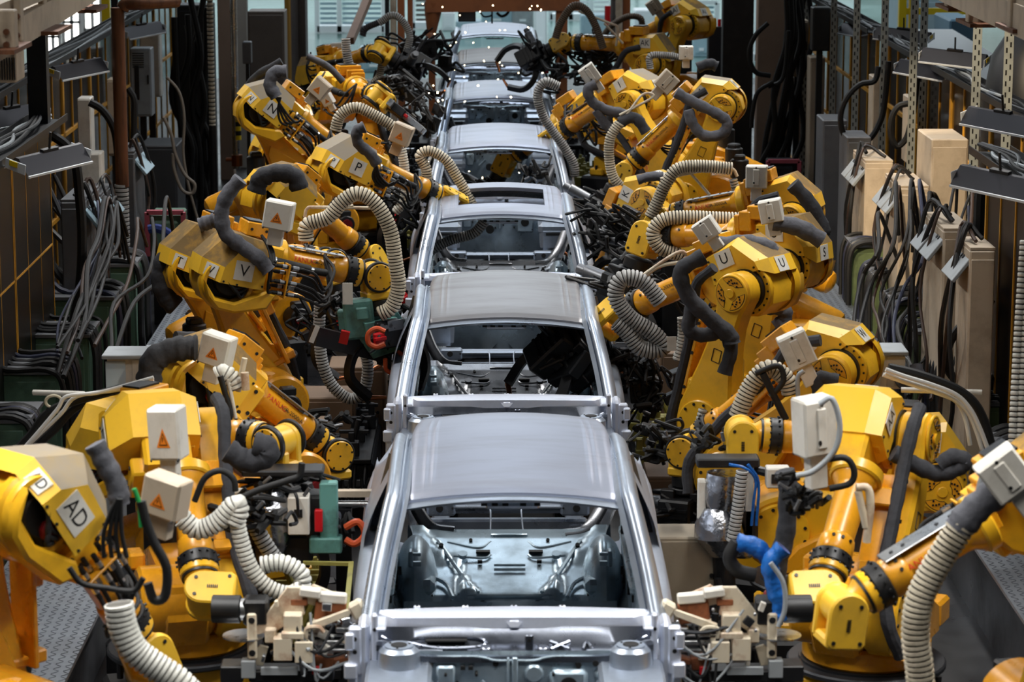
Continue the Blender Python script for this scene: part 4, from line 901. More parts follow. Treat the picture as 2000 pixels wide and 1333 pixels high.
rbar('AA', .022, [(1672, 952), (1695, 955), (1700, 990), (1694, 1045), (1693, 1060)], 14.0); rbar('AA', .022, [(1676, 960), (1692, 1030)], 14.0)
rsleeve('AA', .055, [(1532, 920), (1540, 960), (1535, 1040), (1520, 1100), (1515, 1160)], 14.6, SLVD)
rsleeve('AA', .050, [(1530, 1070), (1505, 1100), (1512, 1140), (1522, 1180), (1520, 1210)], 14.1, BLUE); rsleeve('AA', .05, [(1440, 1060), (1475, 1068), (1500, 1090)], 14.2, BLUE); rcable('AA', .04, [(1440, 1060), (1425, 1090), (1440, 1115), (1475, 1125)], 14.2)
rcable('AA', .014, [(1505, 1100), (1530, 1140), (1533, 1190), (1520, 1225)], 14.0, LGREY)
rsleeve('AC', .075, [(1995, 930), (1950, 960), (1905, 995), (1870, 1035)], 12.5, SLV); rhose('AC', .070, [(1880, 1025), (1850, 1070), (1820, 1120), (1795, 1175), (1788, 1240), (1795, 1300), (1800, 1360)], 12.5)
rcable('AC', .016, [(1920, 1000), (1912, 960), (1922, 920)], 12.6, LGREY)
rhose('Y', .04, [(1450, 920), (1440, 1000), (1430, 1060)], 16.6, HOSEG)
rsleeve('W', .05, [(1635, 745), (1600, 740), (1600, 780), (1590, 830)], 17.9, SLVD); rhose('W', .062, [(1440, 815), (1458, 770), (1480, 735), (1505, 720), (1535, 740), (1545, 770)], 17.7)
rcable('W', .025, [(1490, 730), (1505, 760), (1520, 790), (1535, 820)], 17.6); rcable('W', .02, [(1475, 730), (1520, 715), (1530, 745), (1505, 775)], 17.6); rcable('W', .016, [(1560, 800), (1558, 740), (1570, 725)], 17.6, LGREY)
rhose('U', .065, [(1290, 590), (1255, 550), (1215, 545), (1203, 580), (1230, 620), (1275, 650), (1295, 675), (1285, 685), (1250, 680), (1225, 650), (1203, 630)], 20.3, HOSEG)
rbar('U', .014, [(1345, 500), (1320, 495), (1225, 560)], 20.3); rbar('U', .014, [(1350, 510), (1290, 520), (1255, 545)], 20.3)
rsleeve('U', .065, [(1400, 480), (1450, 475), (1490, 480), (1512, 495)], 20.2); rsleeve('U', .06, [(1375, 500), (1330, 530), (1345, 580), (1385, 620), (1425, 655), (1430, 670)], 19.6, SLVD)
rsleeve('U', .055, [(1352, 600), (1345, 640), (1370, 655), (1410, 650), (1428, 680), (1415, 730)], 19.7, SLVD)
rhose('U', .05, [(1335, 620), (1335, 660), (1325, 705)], 20.6, HOSEW); rhose('U', .035, [(1373, 800), (1365, 830)], 19.9, HOSEW)
rsleeve('S', .07, [(1510, 435), (1560, 445), (1605, 470)], 20.9); rsleeve('S', .06, [(1548, 360), (1580, 395), (1605, 440), (1608, 460)], 21.6, SLVD)
rsleeve('S', .06, [(1500, 600), (1530, 605), (1532, 625), (1515, 640)], 20.5)
rhose('S', .058, [(1470, 430), (1420, 428), (1340, 425), (1295, 430), (1275, 455), (1290, 485), (1330, 500), (1350, 520)], 21.6)
rbar('S', .014, [(1280, 465), (1345, 442), (1375, 455)], 21.6)
rhose('Q', .062, [(1430, 330), (1370, 325), (1325, 330), (1300, 360), (1282, 400), (1270, 425)], 25.3); rbar('Q', .016, [(1290, 350), (1400, 328), (1430, 330), (1440, 345)], 25.3); rbar('Q', .014, [(1350, 340), (1412, 410)], 25.3); rhose('Q', .04, [(1432, 350), (1440, 390), (1428, 405)], 25.3, HOSEG)
rsleeve('R', .085, [(500, 375), (510, 350), (540, 338), (575, 345), (585, 370)], 24.3, SLVD)
rhose('I', .055, [(1092, 170), (1065, 160), (1050, 185), (1060, 225), (1075, 250), (1100, 285), (1120, 320), (1122, 345)], 31.0, HOSEG)
rsleeve('I', .06, [(1165, 165), (1148, 175), (1158, 200), (1185, 215), (1215, 222), (1240, 232)], 30.3); rsleeve('I', .055, [(1165, 215), (1180, 240), (1190, 250)], 30.3)
rhose('M', .055, [(1210, 240), (1192, 270), (1190, 310), (1200, 350), (1235, 385), (1250, 395)], 28.6); rsleeve('M', .06, [(1210, 240), (1240, 230), (1262, 258)], 28.7, SLVD)
rsleeve('M', .06, [(1320, 180), (1355, 200), (1400, 222), (1420, 240), (1410, 262), (1375, 265), (1352, 240), (1345, 215)], 28.7); rsleeve('M', .06, [(1362, 133), (1385, 125), (1400, 130)], 29.2, SLVD)
rbar('M', .014, [(1220, 230), (1255, 185), (1275, 190), (1210, 225)], 28.7); rsleeve('K', .05, [(1245, 352), (1270, 345), (1295, 345)], 27.2)
rcable('AL', .04, [(600, 110), (640, 130), (670, 160)], 31.4, SLV); rhose('AL', .055, [(675, 75), (678, 110), (690, 150), (700, 160)], 32.0, HOSEG)
rhose('AM', .05, [(720, 170), (740, 150), (746, 120), (752, 105), (765, 105)], 35.6); rhose('AM', .05, [(740, 45), (765, 30), (785, 40), (800, 70), (792, 110)], 36.0, HOSEG); rhose('AM', .045, [(708, 70), (715, 55), (750, 40)], 36.0, SLVD)
rhose('AK', .055, [(1085, 75), (1095, 45), (1120, 12), (1145, 20), (1165, 55), (1178, 95)], 36.3, mat('ribbed_hose_brown', (110, 92, 74), .6)); rbar('AK', .016, [(1130, 22), (1190, 45), (1207, 55), (1203, 90)], 36.3); rbar('AK', .016, [(1180, 45), (1217, 85)], 36.3)
rhose('AI', .05, [(1175, 75), (1195, 50), (1225, 33), (1250, 35), (1255, 55)], 41.2, mat('ribbed_hose_brown', (110, 92, 74), .6)); rhose('AI', .045, [(1270, 135), (1270, 110), (1300, 108), (1345, 115)], 34.5, HOSEG)

rhose('R', .055, [(838, 492), (878, 470), (925, 456), (948, 430)], 27.2, HOSEG)
def messy(key, px, py, Y, sx, sy, n, seed, extra=None):
    # tangle of black tool cables over dark blocks, about sx by sy pixels
    r_ = random.Random(seed); Mi = ROB[key][1].inverted(); b = MB(); t = ROB[key][0]; k = Y/5300.
    for i in range(n):
        c = (px+r_.uniform(-sx, sx), py+r_.uniform(-sy, sy)); q = [(c[0]+r_.uniform(-sx, sx)*.6, c[1]+r_.uniform(-sy, sy)*.6) for _ in range(4)]
        b.tube([Mi @ at(a_[0], a_[1], Y+r_.uniform(-.15, .15)) for a_ in q], r_.uniform(.010, .022), 6, seg=6)
    o = b.build('tool_cables', BLK, t); o['kind'] = 'stuff'
    for i in range(max(3, n//3)):
        p = at(px+r_.uniform(-sx, sx)*.8, py+r_.uniform(-sy, sy)*.8, Y+r_.uniform(0, .3)); s_ = [r_.uniform(.35, .9)*min(sx, sy)*k for _ in range(3)]
        b = MB(); b.box((0, 0, 0), s_, ch=.008); b.cyl((s_[0]*.2, -s_[1]*.5, 0), (s_[0]*.2, -s_[1]*.75, 0), min(s_)*.2, 10); b.build('tool_block', r_.choice((BLKM, BLKM, DARK, BLKM, extra or DARK)), t, M=Mi @ Matrix.Translation(p) @ rot(r_.uniform(-30, 30), 'Y') @ rot(r_.uniform(-30, 30), 'Z'))
    for i in range(max(2, n//6)):
        p = at(px+r_.uniform(-sx, sx)*.8, py+r_.uniform(-sy, sy)*.8, Y-.2); d = Vector((r_.uniform(-1, 1), 0, r_.uniform(-1, 1))).normalized()*.06; b = MB(); b.cyl(Mi @ p, Mi @ (p+d), .012, 8); b.build('metal_fitting', ALUD, t)
for k in range(4):
    rcable('N', .013, [(548-3*k, 190), (543+4*k, 215), (548+9*k, 238), (562+9*k, 246-4*k)], 28.3)
    rcable('P', .013, [(735, 322), (728+5*k, 345), (738+8*k, 362), (752+9*k, 366-5*k)], 25.4)
messy('Q', 1205, 450, 25.5, 70, 45, 26, 1); messy('S', 1255, 520, 22.4, 55, 45, 14, 2); messy('U', 1235, 720, 20.9, 50, 60, 22, 3); messy('U', 1290, 770, 21.0, 50, 50, 12, 4); messy('W', 1290, 865, 18.8, 60, 35, 14, 5)
messy('V', 655, 600, 21.6, 40, 25, 12, 6); messy('V', 745, 660, 21.5, 40, 40, 10, 7); messy('X', 640, 830, 19.5, 35, 20, 8, 8, OLIVE); messy('Z', 560, 950, 16.3, 70, 25, 14, 9); messy('Z', 640, 1040, 16.4, 50, 40, 8, 10)
messy('AM', 800, 110, 36.8, 45, 45, 18, 11); messy('AM', 850, 110, 37.2, 40, 35, 10, 12); messy('AL', 790, 185, 31.8, 45, 35, 18, 13); messy('J', 830, 220, 31.5, 35, 40, 14, 14, BLU2); messy('N', 730, 300, 29.2, 40, 35, 10, 15)
messy('AK', 1140, 105, 36.9, 45, 35, 20, 16); messy('AK', 1110, 140, 36.5, 40, 30, 12, 17); messy('H', 1130, 230, 32.0, 30, 40, 10, 18); messy('P', 760, 400, 27.0, 50, 40, 14, 19); messy('K', 1045, 345, 30.6, 25, 30, 10, 20); messy('Y', 1400, 860, 17.2, 40, 25, 8, 21); messy('AB', 500, 990, 15.4, 60, 35, 12, 22); messy('AA', 1560, 960, 14.3, 45, 30, 12, 23); messy('R', 600, 640, 23.8, 50, 40, 8, 24)
# black transformer bar of the V robot's gun
t, MW = ROB['V']; Mi = MW.inverted()
b = MB(); b.bar(Mi @ at(612, 655, 21.2), Mi @ at(752, 690, 21.5), .16, .15); b.build('transformer_bar', BLKM, t)
b = MB(); b.bar(Mi @ at(610, 652, 21.12), Mi @ at(618, 655, 21.13), .02, .14); b.build('white_end_plate', WBOX, t, M=None); b = MB(); b.bar(Mi @ at(664, 657, 21.05), Mi @ at(681, 661, 21.05), .06, .10); b.build('red_plug', RED, t)
b = MB(); b.box((0, 0, 0), (.24, .14, .32), ch=.02); b.box((-.12, .02, .0), (.1, .1, .16), ch=.01); b.box((.03, -.08, .05), (.1, .03, .1), ch=.01); b.build('teal_casting', TEAL, t, M=Mi @ Matrix.Translation(at(702, 622, 21.3)) @ rot(-6, 'Y'))
b = MB(); b.tube([Mi @ at(x_, y_, 21.0) for x_, y_ in ((752, 648), (735, 642), (720, 652), (720, 670), (735, 678), (752, 672))], .022, 9); b.build('orange_cable', ORC, t)
b = MB(); b.box((0, 0, 0), (.08, .01, .17)); b.build('white_tag', WBOX, t, M=Mi @ Matrix.Translation(at(679, 574, 20.9)))
for key, px_, py_, Y_ in (('S', 1281, 568, 21.0), ('U', 1312, 672, 20.2)):
    t, MW = ROB[key]; b = MB(); b.box((0, 0, 0), (.07, .01, .11)); b.build('white_tag', WBOX, t, M=MW.inverted() @ Matrix.Translation(at(px_, py_, Y_)))
# ---------------------------------------------------------------- setting
b = MB(); b.box((0, 22, -.05), (24, 76, .1)); struct('floor', b, FLOOR)
b = MB(); b.box((0, 90, -.05), (70, 60, .1)); struct('floor_far', b, FARF)
# far hall wall and side walls
b = MB(); b.box((0, 112, 5), (70, .3, 10)); struct('wall_back', b, WALLM)
b = MB(); b.box((-14.2, 40, 5), (.3, 130, 10)); struct('wall_left', b, WALLM)
b = MB(); b.box((14.2, 40, 5), (.3, 130, 10)); struct('wall_right', b, WALLM)
# raised checker plate decks along the robots
def deck(x0, x1, y0, y1, z, lab):
    b = MB(); b.box(((x0+x1)/2, (y0+y1)/2, z-.03), (x1-x0, y1-y0, .06), ch=.01); b.box(((x0+x1)/2, (y0+y1)/2, (z-.06)/2), (x1-x0-.08, y1-y0-.08, z-.06))
    k = 0; y = y0+.04
    while y < y1-.04 and k < 500:
        for i in range(int((x1-x0)/.07)):
            x = x0+.05+.07*i; s = 1 if (i+k) % 2 else -1; b.bar((x-.018, y-.018*s, z+.001), (x+.018, y+.018*s, z+.001), .006, .004)
        y += .05; k += 1
    o = b.build('step_platform', DECK); return tag(o, lab, 'platform')
deck(-3.5, -2.98, 26.2, 31, .6, 'long checker plate platform behind the T robot, grey with a yellow stain')
deck(3.2, 3.75, 25.0, 30, .6, 'checker plate platform to the right behind the S robot')
deck(3.35, 4.25, 13.5, 20.5, .55, 'checker plate walkway at the lower right behind the arm with the beige hose')
deck(-3.6, -2.75, 13.0, 20.0, .45, 'checker plate walkway behind the AD robot at the lower left')
# ---- fences: yellow frames with brown tinted panes
def fence(X, ya, yb, zt, n, lab, rails=(.52,), tint=TINT, group=None, zb=.15, fw=.045):
    for i in range(n):
        y0 = ya+(yb-ya)*i/n; y1 = ya+(yb-ya)*(i+1)/n
        t = thing('fence_panel', (X, (y0+y1)/2, 0), lab % ORD[i], 'fence panel', group); h = (y1-y0)/2
        b = MB(); w_ = fw
        for y in (-h+.03, h-.03): b.box((0, y, (zt+zb)/2), (w_, w_, zt-zb))
        for z in [zb, zt]+[zb+(zt-zb)*r for r in rails]: b.box((0, 0, z), (w_, 2*h-.06, w_))
        for q in (-h/3, h/3): b.box((0, q, (zt+zb)/2), (w_*.7, w_*.6, zt-zb))
        for y in (-h+.03, h-.03): b.box((0, y, zb/2), (.05, .05, zb))
        b.build('frame', YFR, t); b = MB(); b.box((0, 0, (zt+zb)/2), (.008, 2*h-.08, zt-zb-.03)); b.build('pane', tint, t)
ORD = ('first', 'second', 'third', 'fourth', 'fifth', 'sixth', 'seventh', 'eighth', 'ninth', 'tenth')
fence(-5.1, 25.0, 45.0, 2.92, 9, '%s brown-paned yellow-framed fence panel from the near end of the left fence', (.36, .68), group='left fence panels')
fence(-4.12, 16.5, 24.6, 2.95, 4, '%s tall dark panel of the closed-in left fence, counted from the camera', (.62,), mat('near_black_acrylic', (9, 8, 8), .4, 0, (26, 17, 12), .5, 1.0), group='near left fence panels', zb=.1, fw=.018)
fence(4.9, 24.6, 34.0, 2.92, 4, '%s yellow-framed fence panel of the right fence, counted from the camera', (.45, .72), group='right fence panels')
fence(4.9, 35.0, 45.0, 2.92, 4, '%s yellow-framed fence panel at the far part of the right fence', (.45, .72), group='far right fence panels')
fence(3.98, 16.5, 22.1, 2.95, 3, '%s dark perforated fence panel at the right edge', (), MESHM, group='near right fence panels')
# cable trays on top of the fences
def tray(X, ya, yb, z, lab, w_=.28):
    t = thing('cable_tray', (X, (ya+yb)/2, z), lab, 'cable tray'); h = (yb-ya)/2
    b = MB(); b.box((0, 0, .0), (w_, 2*h, .015)); b.box((w_/2, 0, .03), (.01, 2*h, .06)); b.box((-w_/2, 0, .03), (.01, 2*h, .06)); b.build('tray', BLKM, t)
    rr = random.Random(int(ya*10))
    for k in range(5):
        b = MB(); b.tube([(rr.uniform(-.1, .1), -h+2*h*q/7, .03+rr.uniform(0, .05)) for q in range(8)], .016, 7); b.build('cable', (BLK, BLKM, DARK, BLK, LGREY)[k], t)
tray(-5.1, 25, 45, 2.96, 'cable tray with loose cables along the top of the far left fence')
tray(-4.12, 16.5, 24.6, 3.0, 'cable tray on top of the near dark left fence', .34)
tray(4.9, 24.6, 34, 2.96, 'cable tray with loose cables along the top of the right fence')
tray(4.9, 35, 45, 2.96, 'cable tray on the far right fence')
tray(3.98, 16.5, 22.1, 3.0, 'cable tray on the dark perforated right fence', .34)
# ---- work lamps with dark reflector shades
b = MB(); b.add([(-.02, -.42, .08), (.02, -.42, .08), (.16, -.42, -.05), (-.16, -.42, -.05), (-.02, .42, .08), (.02, .42, .08), (.16, .42, -.05), (-.16, .42, -.05)], [(0, 1, 5, 4), (1, 2, 6, 5), (3, 0, 4, 7)])
b.add([(-.16, -.42, -.055), (-.02, -.42, .072), (-.02, .42, .072), (-.16, .42, -.055)], [(0, 1, 2, 3)]); LS = b.mesh('lamp_shade', mat('dark_lamp_shade', (44, 44, 50), .35, .3))
b = MB(); b.cyl((0, -.38, -.02), (0, .38, -.02), .018, 10); LT = b.mesh('tube', WHT)
b = MB(); b.box((0, -.43, .0), (.26, .012, .10), ch=.004); b.box((0, .43, 0), (.26, .012, .10), ch=.004); b.box((.165, 0, -.06), (.02, .84, .02)); b.box((-.165, 0, -.06), (.02, .84, .02)); b.mi(1); b.box((-.02, -.44, .02), (.10, .008, .05)); LE = b.mesh('end_cap', [WHT, YLW])
def lamp(p, lab, yawd, roll, s=1.):
    t = thing('work_lamp', p, lab, 'lamp', 'work lamps with dark shades'); t.rotation_euler = (R(4), R(roll), R(yawd)); t.scale = (s, s, s)
    put('lamp_shade', LS, t); put('tube', LT, t); put('end_cap', LE, t)
    b = MB(); b.cyl((0, 0, .07), (0, 0, .26), .012, 8); b.box((0, 0, .09), (.05, .2, .03)); b.build('hanger', BLKM, t)
for px, py, Y, lab, yw in ((95, 310, 21.5, 'dark-shaded work lamp with yellow sticker over the near left fence', -35), (150, 133, 29, 'dark-shaded work lamp hung on the left fence behind the rusty pipe', -35), (275, 58, 36, 'small dark-shaded lamp above the tall white cabinet', -35), (22, 225, 24.5, 'dark-shaded work lamp at the left edge', -40),
    (1687, 60, 37, 'dark-shaded lamp high on the far right fence', 40), (1808, 135, 30, 'dark-shaded work lamp between the slotted posts on the right', 40), (1765, 68, 34, 'lamp lying on the tray of the right fence', 60), (1960, 235, 22.5, 'dark-shaded lamp at the right edge under the tray', 40), (1955, 355, 19.2, 'large dark-shaded work lamp low at the right edge', 40), (1865, 112, 29, 'lamp on the fence top left of the black drum', 60), (1600, 22, 42, 'farthest dark-shaded lamp by the black box', 40)):
    lamp(at(px, py, Y), lab, yw, -12 if px > 1000 else 12, .85)
# ---- slotted angle posts on the right
for px, Y_, zt, lab in ((1577, 39.9, 4.6, 'farthest slotted post on the right, by the black box'), (1633, 36.8, 4.6, 'slotted post between the black box and the far lamp'), (1679, 34.4, 4.6, 'slotted post right of the far lamp'), (1735, 32.0, 4.6, 'tall slotted post with a black cable beside it'), (1794, 29.8, 4.6, 'slotted post left of the beige cabinet, nearer of the close pair'), (1813, 30.9, 3.9, 'slotted post, farther of the close pair by the beige cabinet'), (1922, 25.8, 4.5, 'slotted post in front of the black drum'), (1986, 24.3, 4.4, 'slotted post at the right edge by the drum')):
    X = (px-950)*(Y_-.4)/5300*1.0-.14; 
    b = MB(); w_ = .085
    b.box((X, Y_, zt/2), (w_, .004, zt)); b.box((X+w_/2, Y_+w_/2, zt/2), (.004, w_, zt)); b.mi(1)
    for k in range(int(zt/.10)): b.box((X-.018, Y_-.003, .05+.10*k), (.014, .003, .045)); b.box((X+.018, Y_-.003, .10+.10*k), (.014, .003, .045))
    tag(b.build('slotted_post', [PERF, HOLE]), lab, 'post', 'slotted angle posts on the right')
b = MB(); b.box((4.5, 27.2, 4.02), (1.0, .01, .09)); b.mi(1)
for k in range(9): b.box((4.08+.1*k, 27.19, 4.02), (.045, .005, .02))
tag(b.build('slotted_crossbar', [PERF, HOLE]), 'slotted steel crossbar under the overhead beam at the upper right', 'crossbar')
# ---- left pipes and conduits
def vpipe(px, py0, py1, Y, r, m_, name, lab, cat='pipe', ribs=None, n=16):
    a = at(px, py0, Y); c = at(px, py1, Y); a = Vector((c.x, Y, a.z))
    b = MB(); 
    if ribs: b.hose([a, a.lerp(c, .3), a.lerp(c, .7), c], r, ribs, n); o = b.build(name, [m_, GAP], None, 60)
    else:
        b.cyl(a, c, r, n)
        for q in (.15, .5, .85): b.cyl(a.lerp(c, q)+Vector((0, 0, .03)), a.lerp(c, q)-Vector((0, 0, .03)), r*1.15, n)
        o = b.build(name, m_)
    return tag(o, lab, cat)
t = thing('rusty_pipe', (0, 0, 0), 'rusty vertical pipe with a ribbed metal sleeve at its lower half, left of the line', 'pipe')
def vp(px, py0, py1, Y, r, m_, nm, parent, ribs=None):
    c = at(px, py1, Y); a = at(px, py0, Y); a.x = c.x; b = MB()
    if ribs: b.hose([a, a.lerp(c, .33), a.lerp(c, .66), c], r, ribs, 14); b.build(nm, [m_, GAP], parent, 60)
    else: b.cyl(a, c, r, 18); b.build(nm, m_, parent)
vp(239, 15, 365, 29.3, .072, RUSTP, 'pipe', t); vp(243, 360, 572, 29.3, .078, HOSEG, 'ribbed_sleeve', t, .045); vp(248, 570, 690, 29.3, .07, mat('dark_bronze_pipe', (52, 46, 40), .45, .5, (30, 28, 26), .8, 4), 'lower_pipe', t)
b = MB(); P0 = at(239, 17, 29.3); b.tube([P0, P0+Vector((.05, 0, .05)), P0+Vector((.25, 0, .06)), P0+Vector((.55, .3, .06))], .072, 14); b.build('elbow', RUSTP, t)
b = MB()
for z in (.62, 1.0, .3): p = at(248, 600, 29.3); b.cyl((p.x, p.y, z), (p.x, p.y, z+.05), .095, 16)
b.build('coupling', DARK, t)
b = MB(); p = at(224, 10, 29.6); b.box((p.x, 29.6, 2.3), (.07, .07, 4.8)); tag(b.build('black_post', BLKM), 'black square post just left of the rusty pipe', 'post')
t = thing('conduit', (0, 0, 0), 'beige ribbed conduit joining a dark pipe, left of the brownish locker', 'conduit'); vp(415, -20, 250, 36.5, .044, HOSE, 'ribbed_sleeve', t, .055); vp(419, 245, 430, 36.5, .05, BLKM, 'lower_pipe', t)
t = thing('silver_pipe', (0, 0, 0), 'silver vertical pipe with black and yellow tape and a copper-coloured valve', 'pipe'); vp(462, -30, 330, 38.8, .05, ALU, 'pipe', t)
b = MB()
p0 = at(462, 230, 38.7); p1 = at(462, 275, 38.7)
for k in range(5): b.mi(k % 2); z0 = p0.z+(p1.z-p0.z)*k/5; z1 = p0.z+(p1.z-p0.z)*(k+1)/5; b.cyl((p0.x, 38.8, z0), (p0.x, 38.8, z1), .054, 16)
b.build('warning_tape', [YLW, BLK], t); b = MB(); p = at(463, 312, 38.8); b.cyl(p-Vector((0, 0, .09)), p+Vector((0, 0, .07)), .08, 14); b.cyl(p, p-Vector((.16, 0, 0)), .03, 10); b.build('valve', CPR, t)
vpipe(1197, -20, 85, 44, .04, COLM, 'thin_pipe', 'thin dark pipe behind the AI robot')
# ---- cabinets: name, px box, X plane / Y, colours
def cab(name, px0, px1, py, Y, dep, zb, m_, lab, cat='cabinet', parts=None, group=None, pyb=None):
    a = at(px0, py, Y); c = at(px1, py, Y); w_ = c.x-a.x; zt = a.z; zb = at(px0, pyb, Y).z if pyb else zb
    t = thing(name, ((a.x+c.x)/2, Y+dep/2, zb), lab, cat, group); h = zt-zb
    b = MB(); b.box((0, 0, h/2), (w_, dep, h), ch=.012); b.build('body', m_, t)
    b = MB(); b.box((0, -dep/2-.008, h/2), (w_*.9, .014, h*.94), ch=.004); b.build('door', m_, t)
    if pyb and zb > .3:
        b = MB(); b.box((0, 0, -zb/2), (min(.08, w_*.4), .08, zb)); b.build('stand', BLKM, t)
    if parts != 'plain':
        b = MB(); b.box((w_*.36, -dep/2-.025, h*.55), (.02, .03, .12), ch=.004); b.build('handle', BLKM, t)
    if parts == 'vent':
        b = MB()
        for k in range(7): b.box((-w_*.1, -dep/2-.02, h*.93-.03*k), (w_*.55, .01, .014))
        b.build('vent', DARK, t); b = MB(); b.box((-w_*.18, -dep/2-.02, h*.5), (w_*.22, .012, h*.5), ch=.004); b.build('dark_strip', BLKM, t)
    return t, w_, h
def console(px0, px1, py, Y, dep, m_, lab, n=3, pm=LGREY, face=-1):
    t, w_, h = cab('control_console', px0, px1, py, Y, dep, 0, m_, lab, 'console', 'plain', 'control consoles along the fences')
    for k in range(n):
        b = MB(); T = loc(face*w_*.5+face*.03, -dep/2+dep*(k+.5)/n, h-.14) @ rot(face*-38, 'Y'); b.box((0, 0, 0), (.03, dep/n*.84, .30), T, ch=.005); b.mi(1)
        for q in (-.06, .02): b.cyl((face*.012, q, .06), (face*.022, q, .06), .02, 8, T)
        b.build('sloped_panel', [pm, BLKM], t)
    b = MB(); b.box((0, 0, h+.012), (w_*.98, dep*.98, .02)); b.build('top_plate', m_, t)
    rr = random.Random(int(px0)); 
    for k in range(3):
        q = [(rr.uniform(-.3, .3)*w_, rr.uniform(-.4, .4)*dep, h+.05), (face*w_*.45, rr.uniform(-.4, .4)*dep, h+.12), (face*(w_*.5+.13), rr.uniform(-.4, .4)*dep, h*.75), (face*(w_*.5+.10), rr.uniform(-.5, .5)*dep, h*.45), (face*(w_*.5+.22), rr.uniform(-.5, .5)*dep, h*.1)]
        b = MB(); b.tube(q, rr.uniform(.014, .024), 7); b.build('cable', (BLK, mat('brown_cable', (62, 44, 34), .55), BLKM)[k], t)
    return t
cab('white_cabinet', 253, 294, 95, 36.2, .35, 0, LGREY, 'light grey cabinet with vents and a black strip, right of the rusty pipe', parts='vent', pyb=228)
cab('white_cabinet', 272, 311, 62, 38.5, .3, 0, WBOX, 'tall white cabinet behind the vented grey one', parts='plain', pyb=190)
cab('white_cabinet', 150, 176, 192, 31.5, .3, 0, WBOX, 'narrow white box with cables, mounted left of the rusty pipe', parts='plain', pyb=300)
cab('white_cabinet', 150, 196, 300, 28.6, .3, 0, WBOX, 'small cream box with a blue label, below the narrow white one', parts='plain', pyb=375)
cab('tan_cabinet', 208, 222, 155, 33.5, .3, 0, BEIGE, 'narrow beige cabinet between the fence and the rusty pipe', parts='plain', pyb=305)
cab('locker', 483, 555, 22, 42, .6, 0, mat('taupe_locker', (112, 102, 94), .5, 0, (84, 76, 70), .5, 2), 'big taupe locker left of the N robot', pyb=262)
cab('grey_switch_box', 473, 490, 82, 37.5, .2, 0, GREYC, 'small grey switch box on the edge of the taupe locker', parts='plain', pyb=125)
cab('dark_cabinet', 1588, 1622, 15, 37, .3, 0, BLKM, 'black box hung between slotted posts at the upper right', parts='plain', pyb=100)
cab('tan_cabinet', 1583, 1612, 112, 37.4, .4, 0, BEIGE, 'beige column cabinet under the black box', parts='plain')
cab('dark_cabinet', 1608, 1655, 235, 33, .7, 0, GREYC, 'dark grey cabinet with a tilted card on its side, far right', parts='plain')
cab('dark_cabinet', 1655, 1702, 268, 31, .7, 0, GREYC, 'dark grey cabinet in front of the other dark grey one', parts='plain')
cab('tan_cabinet', 1545, 1580, 40, 38.5, .5, 0, BEIGE, 'beige cabinet with a small dark display behind the black box', pyb=150)
cab('tan_cabinet', 1820, 1892, 272, 26.5, .9, 0, BEIGE, 'tall beige cabinet glowing in warm light, right side')
cab('tan_cabinet', 1706, 1722, 150, 32.6, .4, 0, BEIGE, 'narrow beige box with a black cable loop', parts='plain', pyb=300)
cab('tan_cabinet', 1774, 1785, 190, 30.4, .4, 0, BEIGE, 'thin beige box holding the smaller cable loop', parts='plain', pyb=320)
console(1690, 1745, 318, 29.0, 1.0, BEIGE, 'beige console with three sloped grey panels, left of the beige cabinet')
console(1757, 1815, 368, 26.3, 1.0, BEIGE, 'beige console with sloped grey panels in front of the tall beige cabinet')
console(1843, 1902, 452, 22.6, 1.0, BEIGE, 'nearest beige console on the right with two sloped grey panels', 2)
console(1895, 1945, 490, 21.0, .6, BEIGE, 'cream console stump beside the dark perforated fence', 1)
console(118, 165, 395, 25.5, 1.0, GREYC, 'dark console with pale blue sloped cards, left', 2, mat('pale_blue_card', (150, 176, 190), .4), 1)
console(150, 196, 385, 27.5, .9, GREYC, 'dark console behind the other one on the left', 2, mat('pale_blue_card', (150, 176, 190), .4), 1)
console(225, 262, 300, 31.0, .9, GREYC, 'dark console with a tilted blue card behind the rusty pipe', 1, mat('pale_blue_card', (150, 176, 190), .4), 1)
cab('dark_cabinet', 270, 345, 285, 34.5, .9, 0, mat('charcoal_enamel', (48, 50, 54), .5), 'big charcoal cabinet behind the cable loop at the left', parts='plain')
cab('dark_cabinet', 345, 412, 10, 41, .6, 0, BLKM, 'tall black cabinet stack behind the hanging black cables', parts='plain')
# pink framed green machine boxes
for px0, px1, py0, py1, Y, lab in ((287, 360, 415, 500, 30.4, 'green box in a pink frame behind the T robot'), (1500, 1560, 315, 365, 37.0, 'dark box in a pink frame at the right, behind the Q robot')):
    a = at(px0, py0, Y); c = at(px1, py1, Y); t = thing('framed_box', ((a.x+c.x)/2, Y, c.z), lab, 'machine box'); w_ = c.x-a.x; h = a.z-c.z
    b = MB(); b.box((0, .3, h/2), (w_*.9, .5, h*.9), ch=.02); b.box((0, .02, h*.45), (w_*.7, .06, h*.7), ch=.03); b.build('body', GREEN if px0 < 1000 else DARK, t)
    b = MB(); q = .05
    b.box((0, 0, h), (w_, .08, q)); b.box((-w_/2, 0, h/2), (q, .08, h)); b.box((w_/2, 0, h/2), (q, .08, h)); b.build('frame', PINK, t)
    b = MB(); b.box((0, .3, -c.z/2), (w_*.8, .4, c.z)); b.build('stand', BLKM, t)
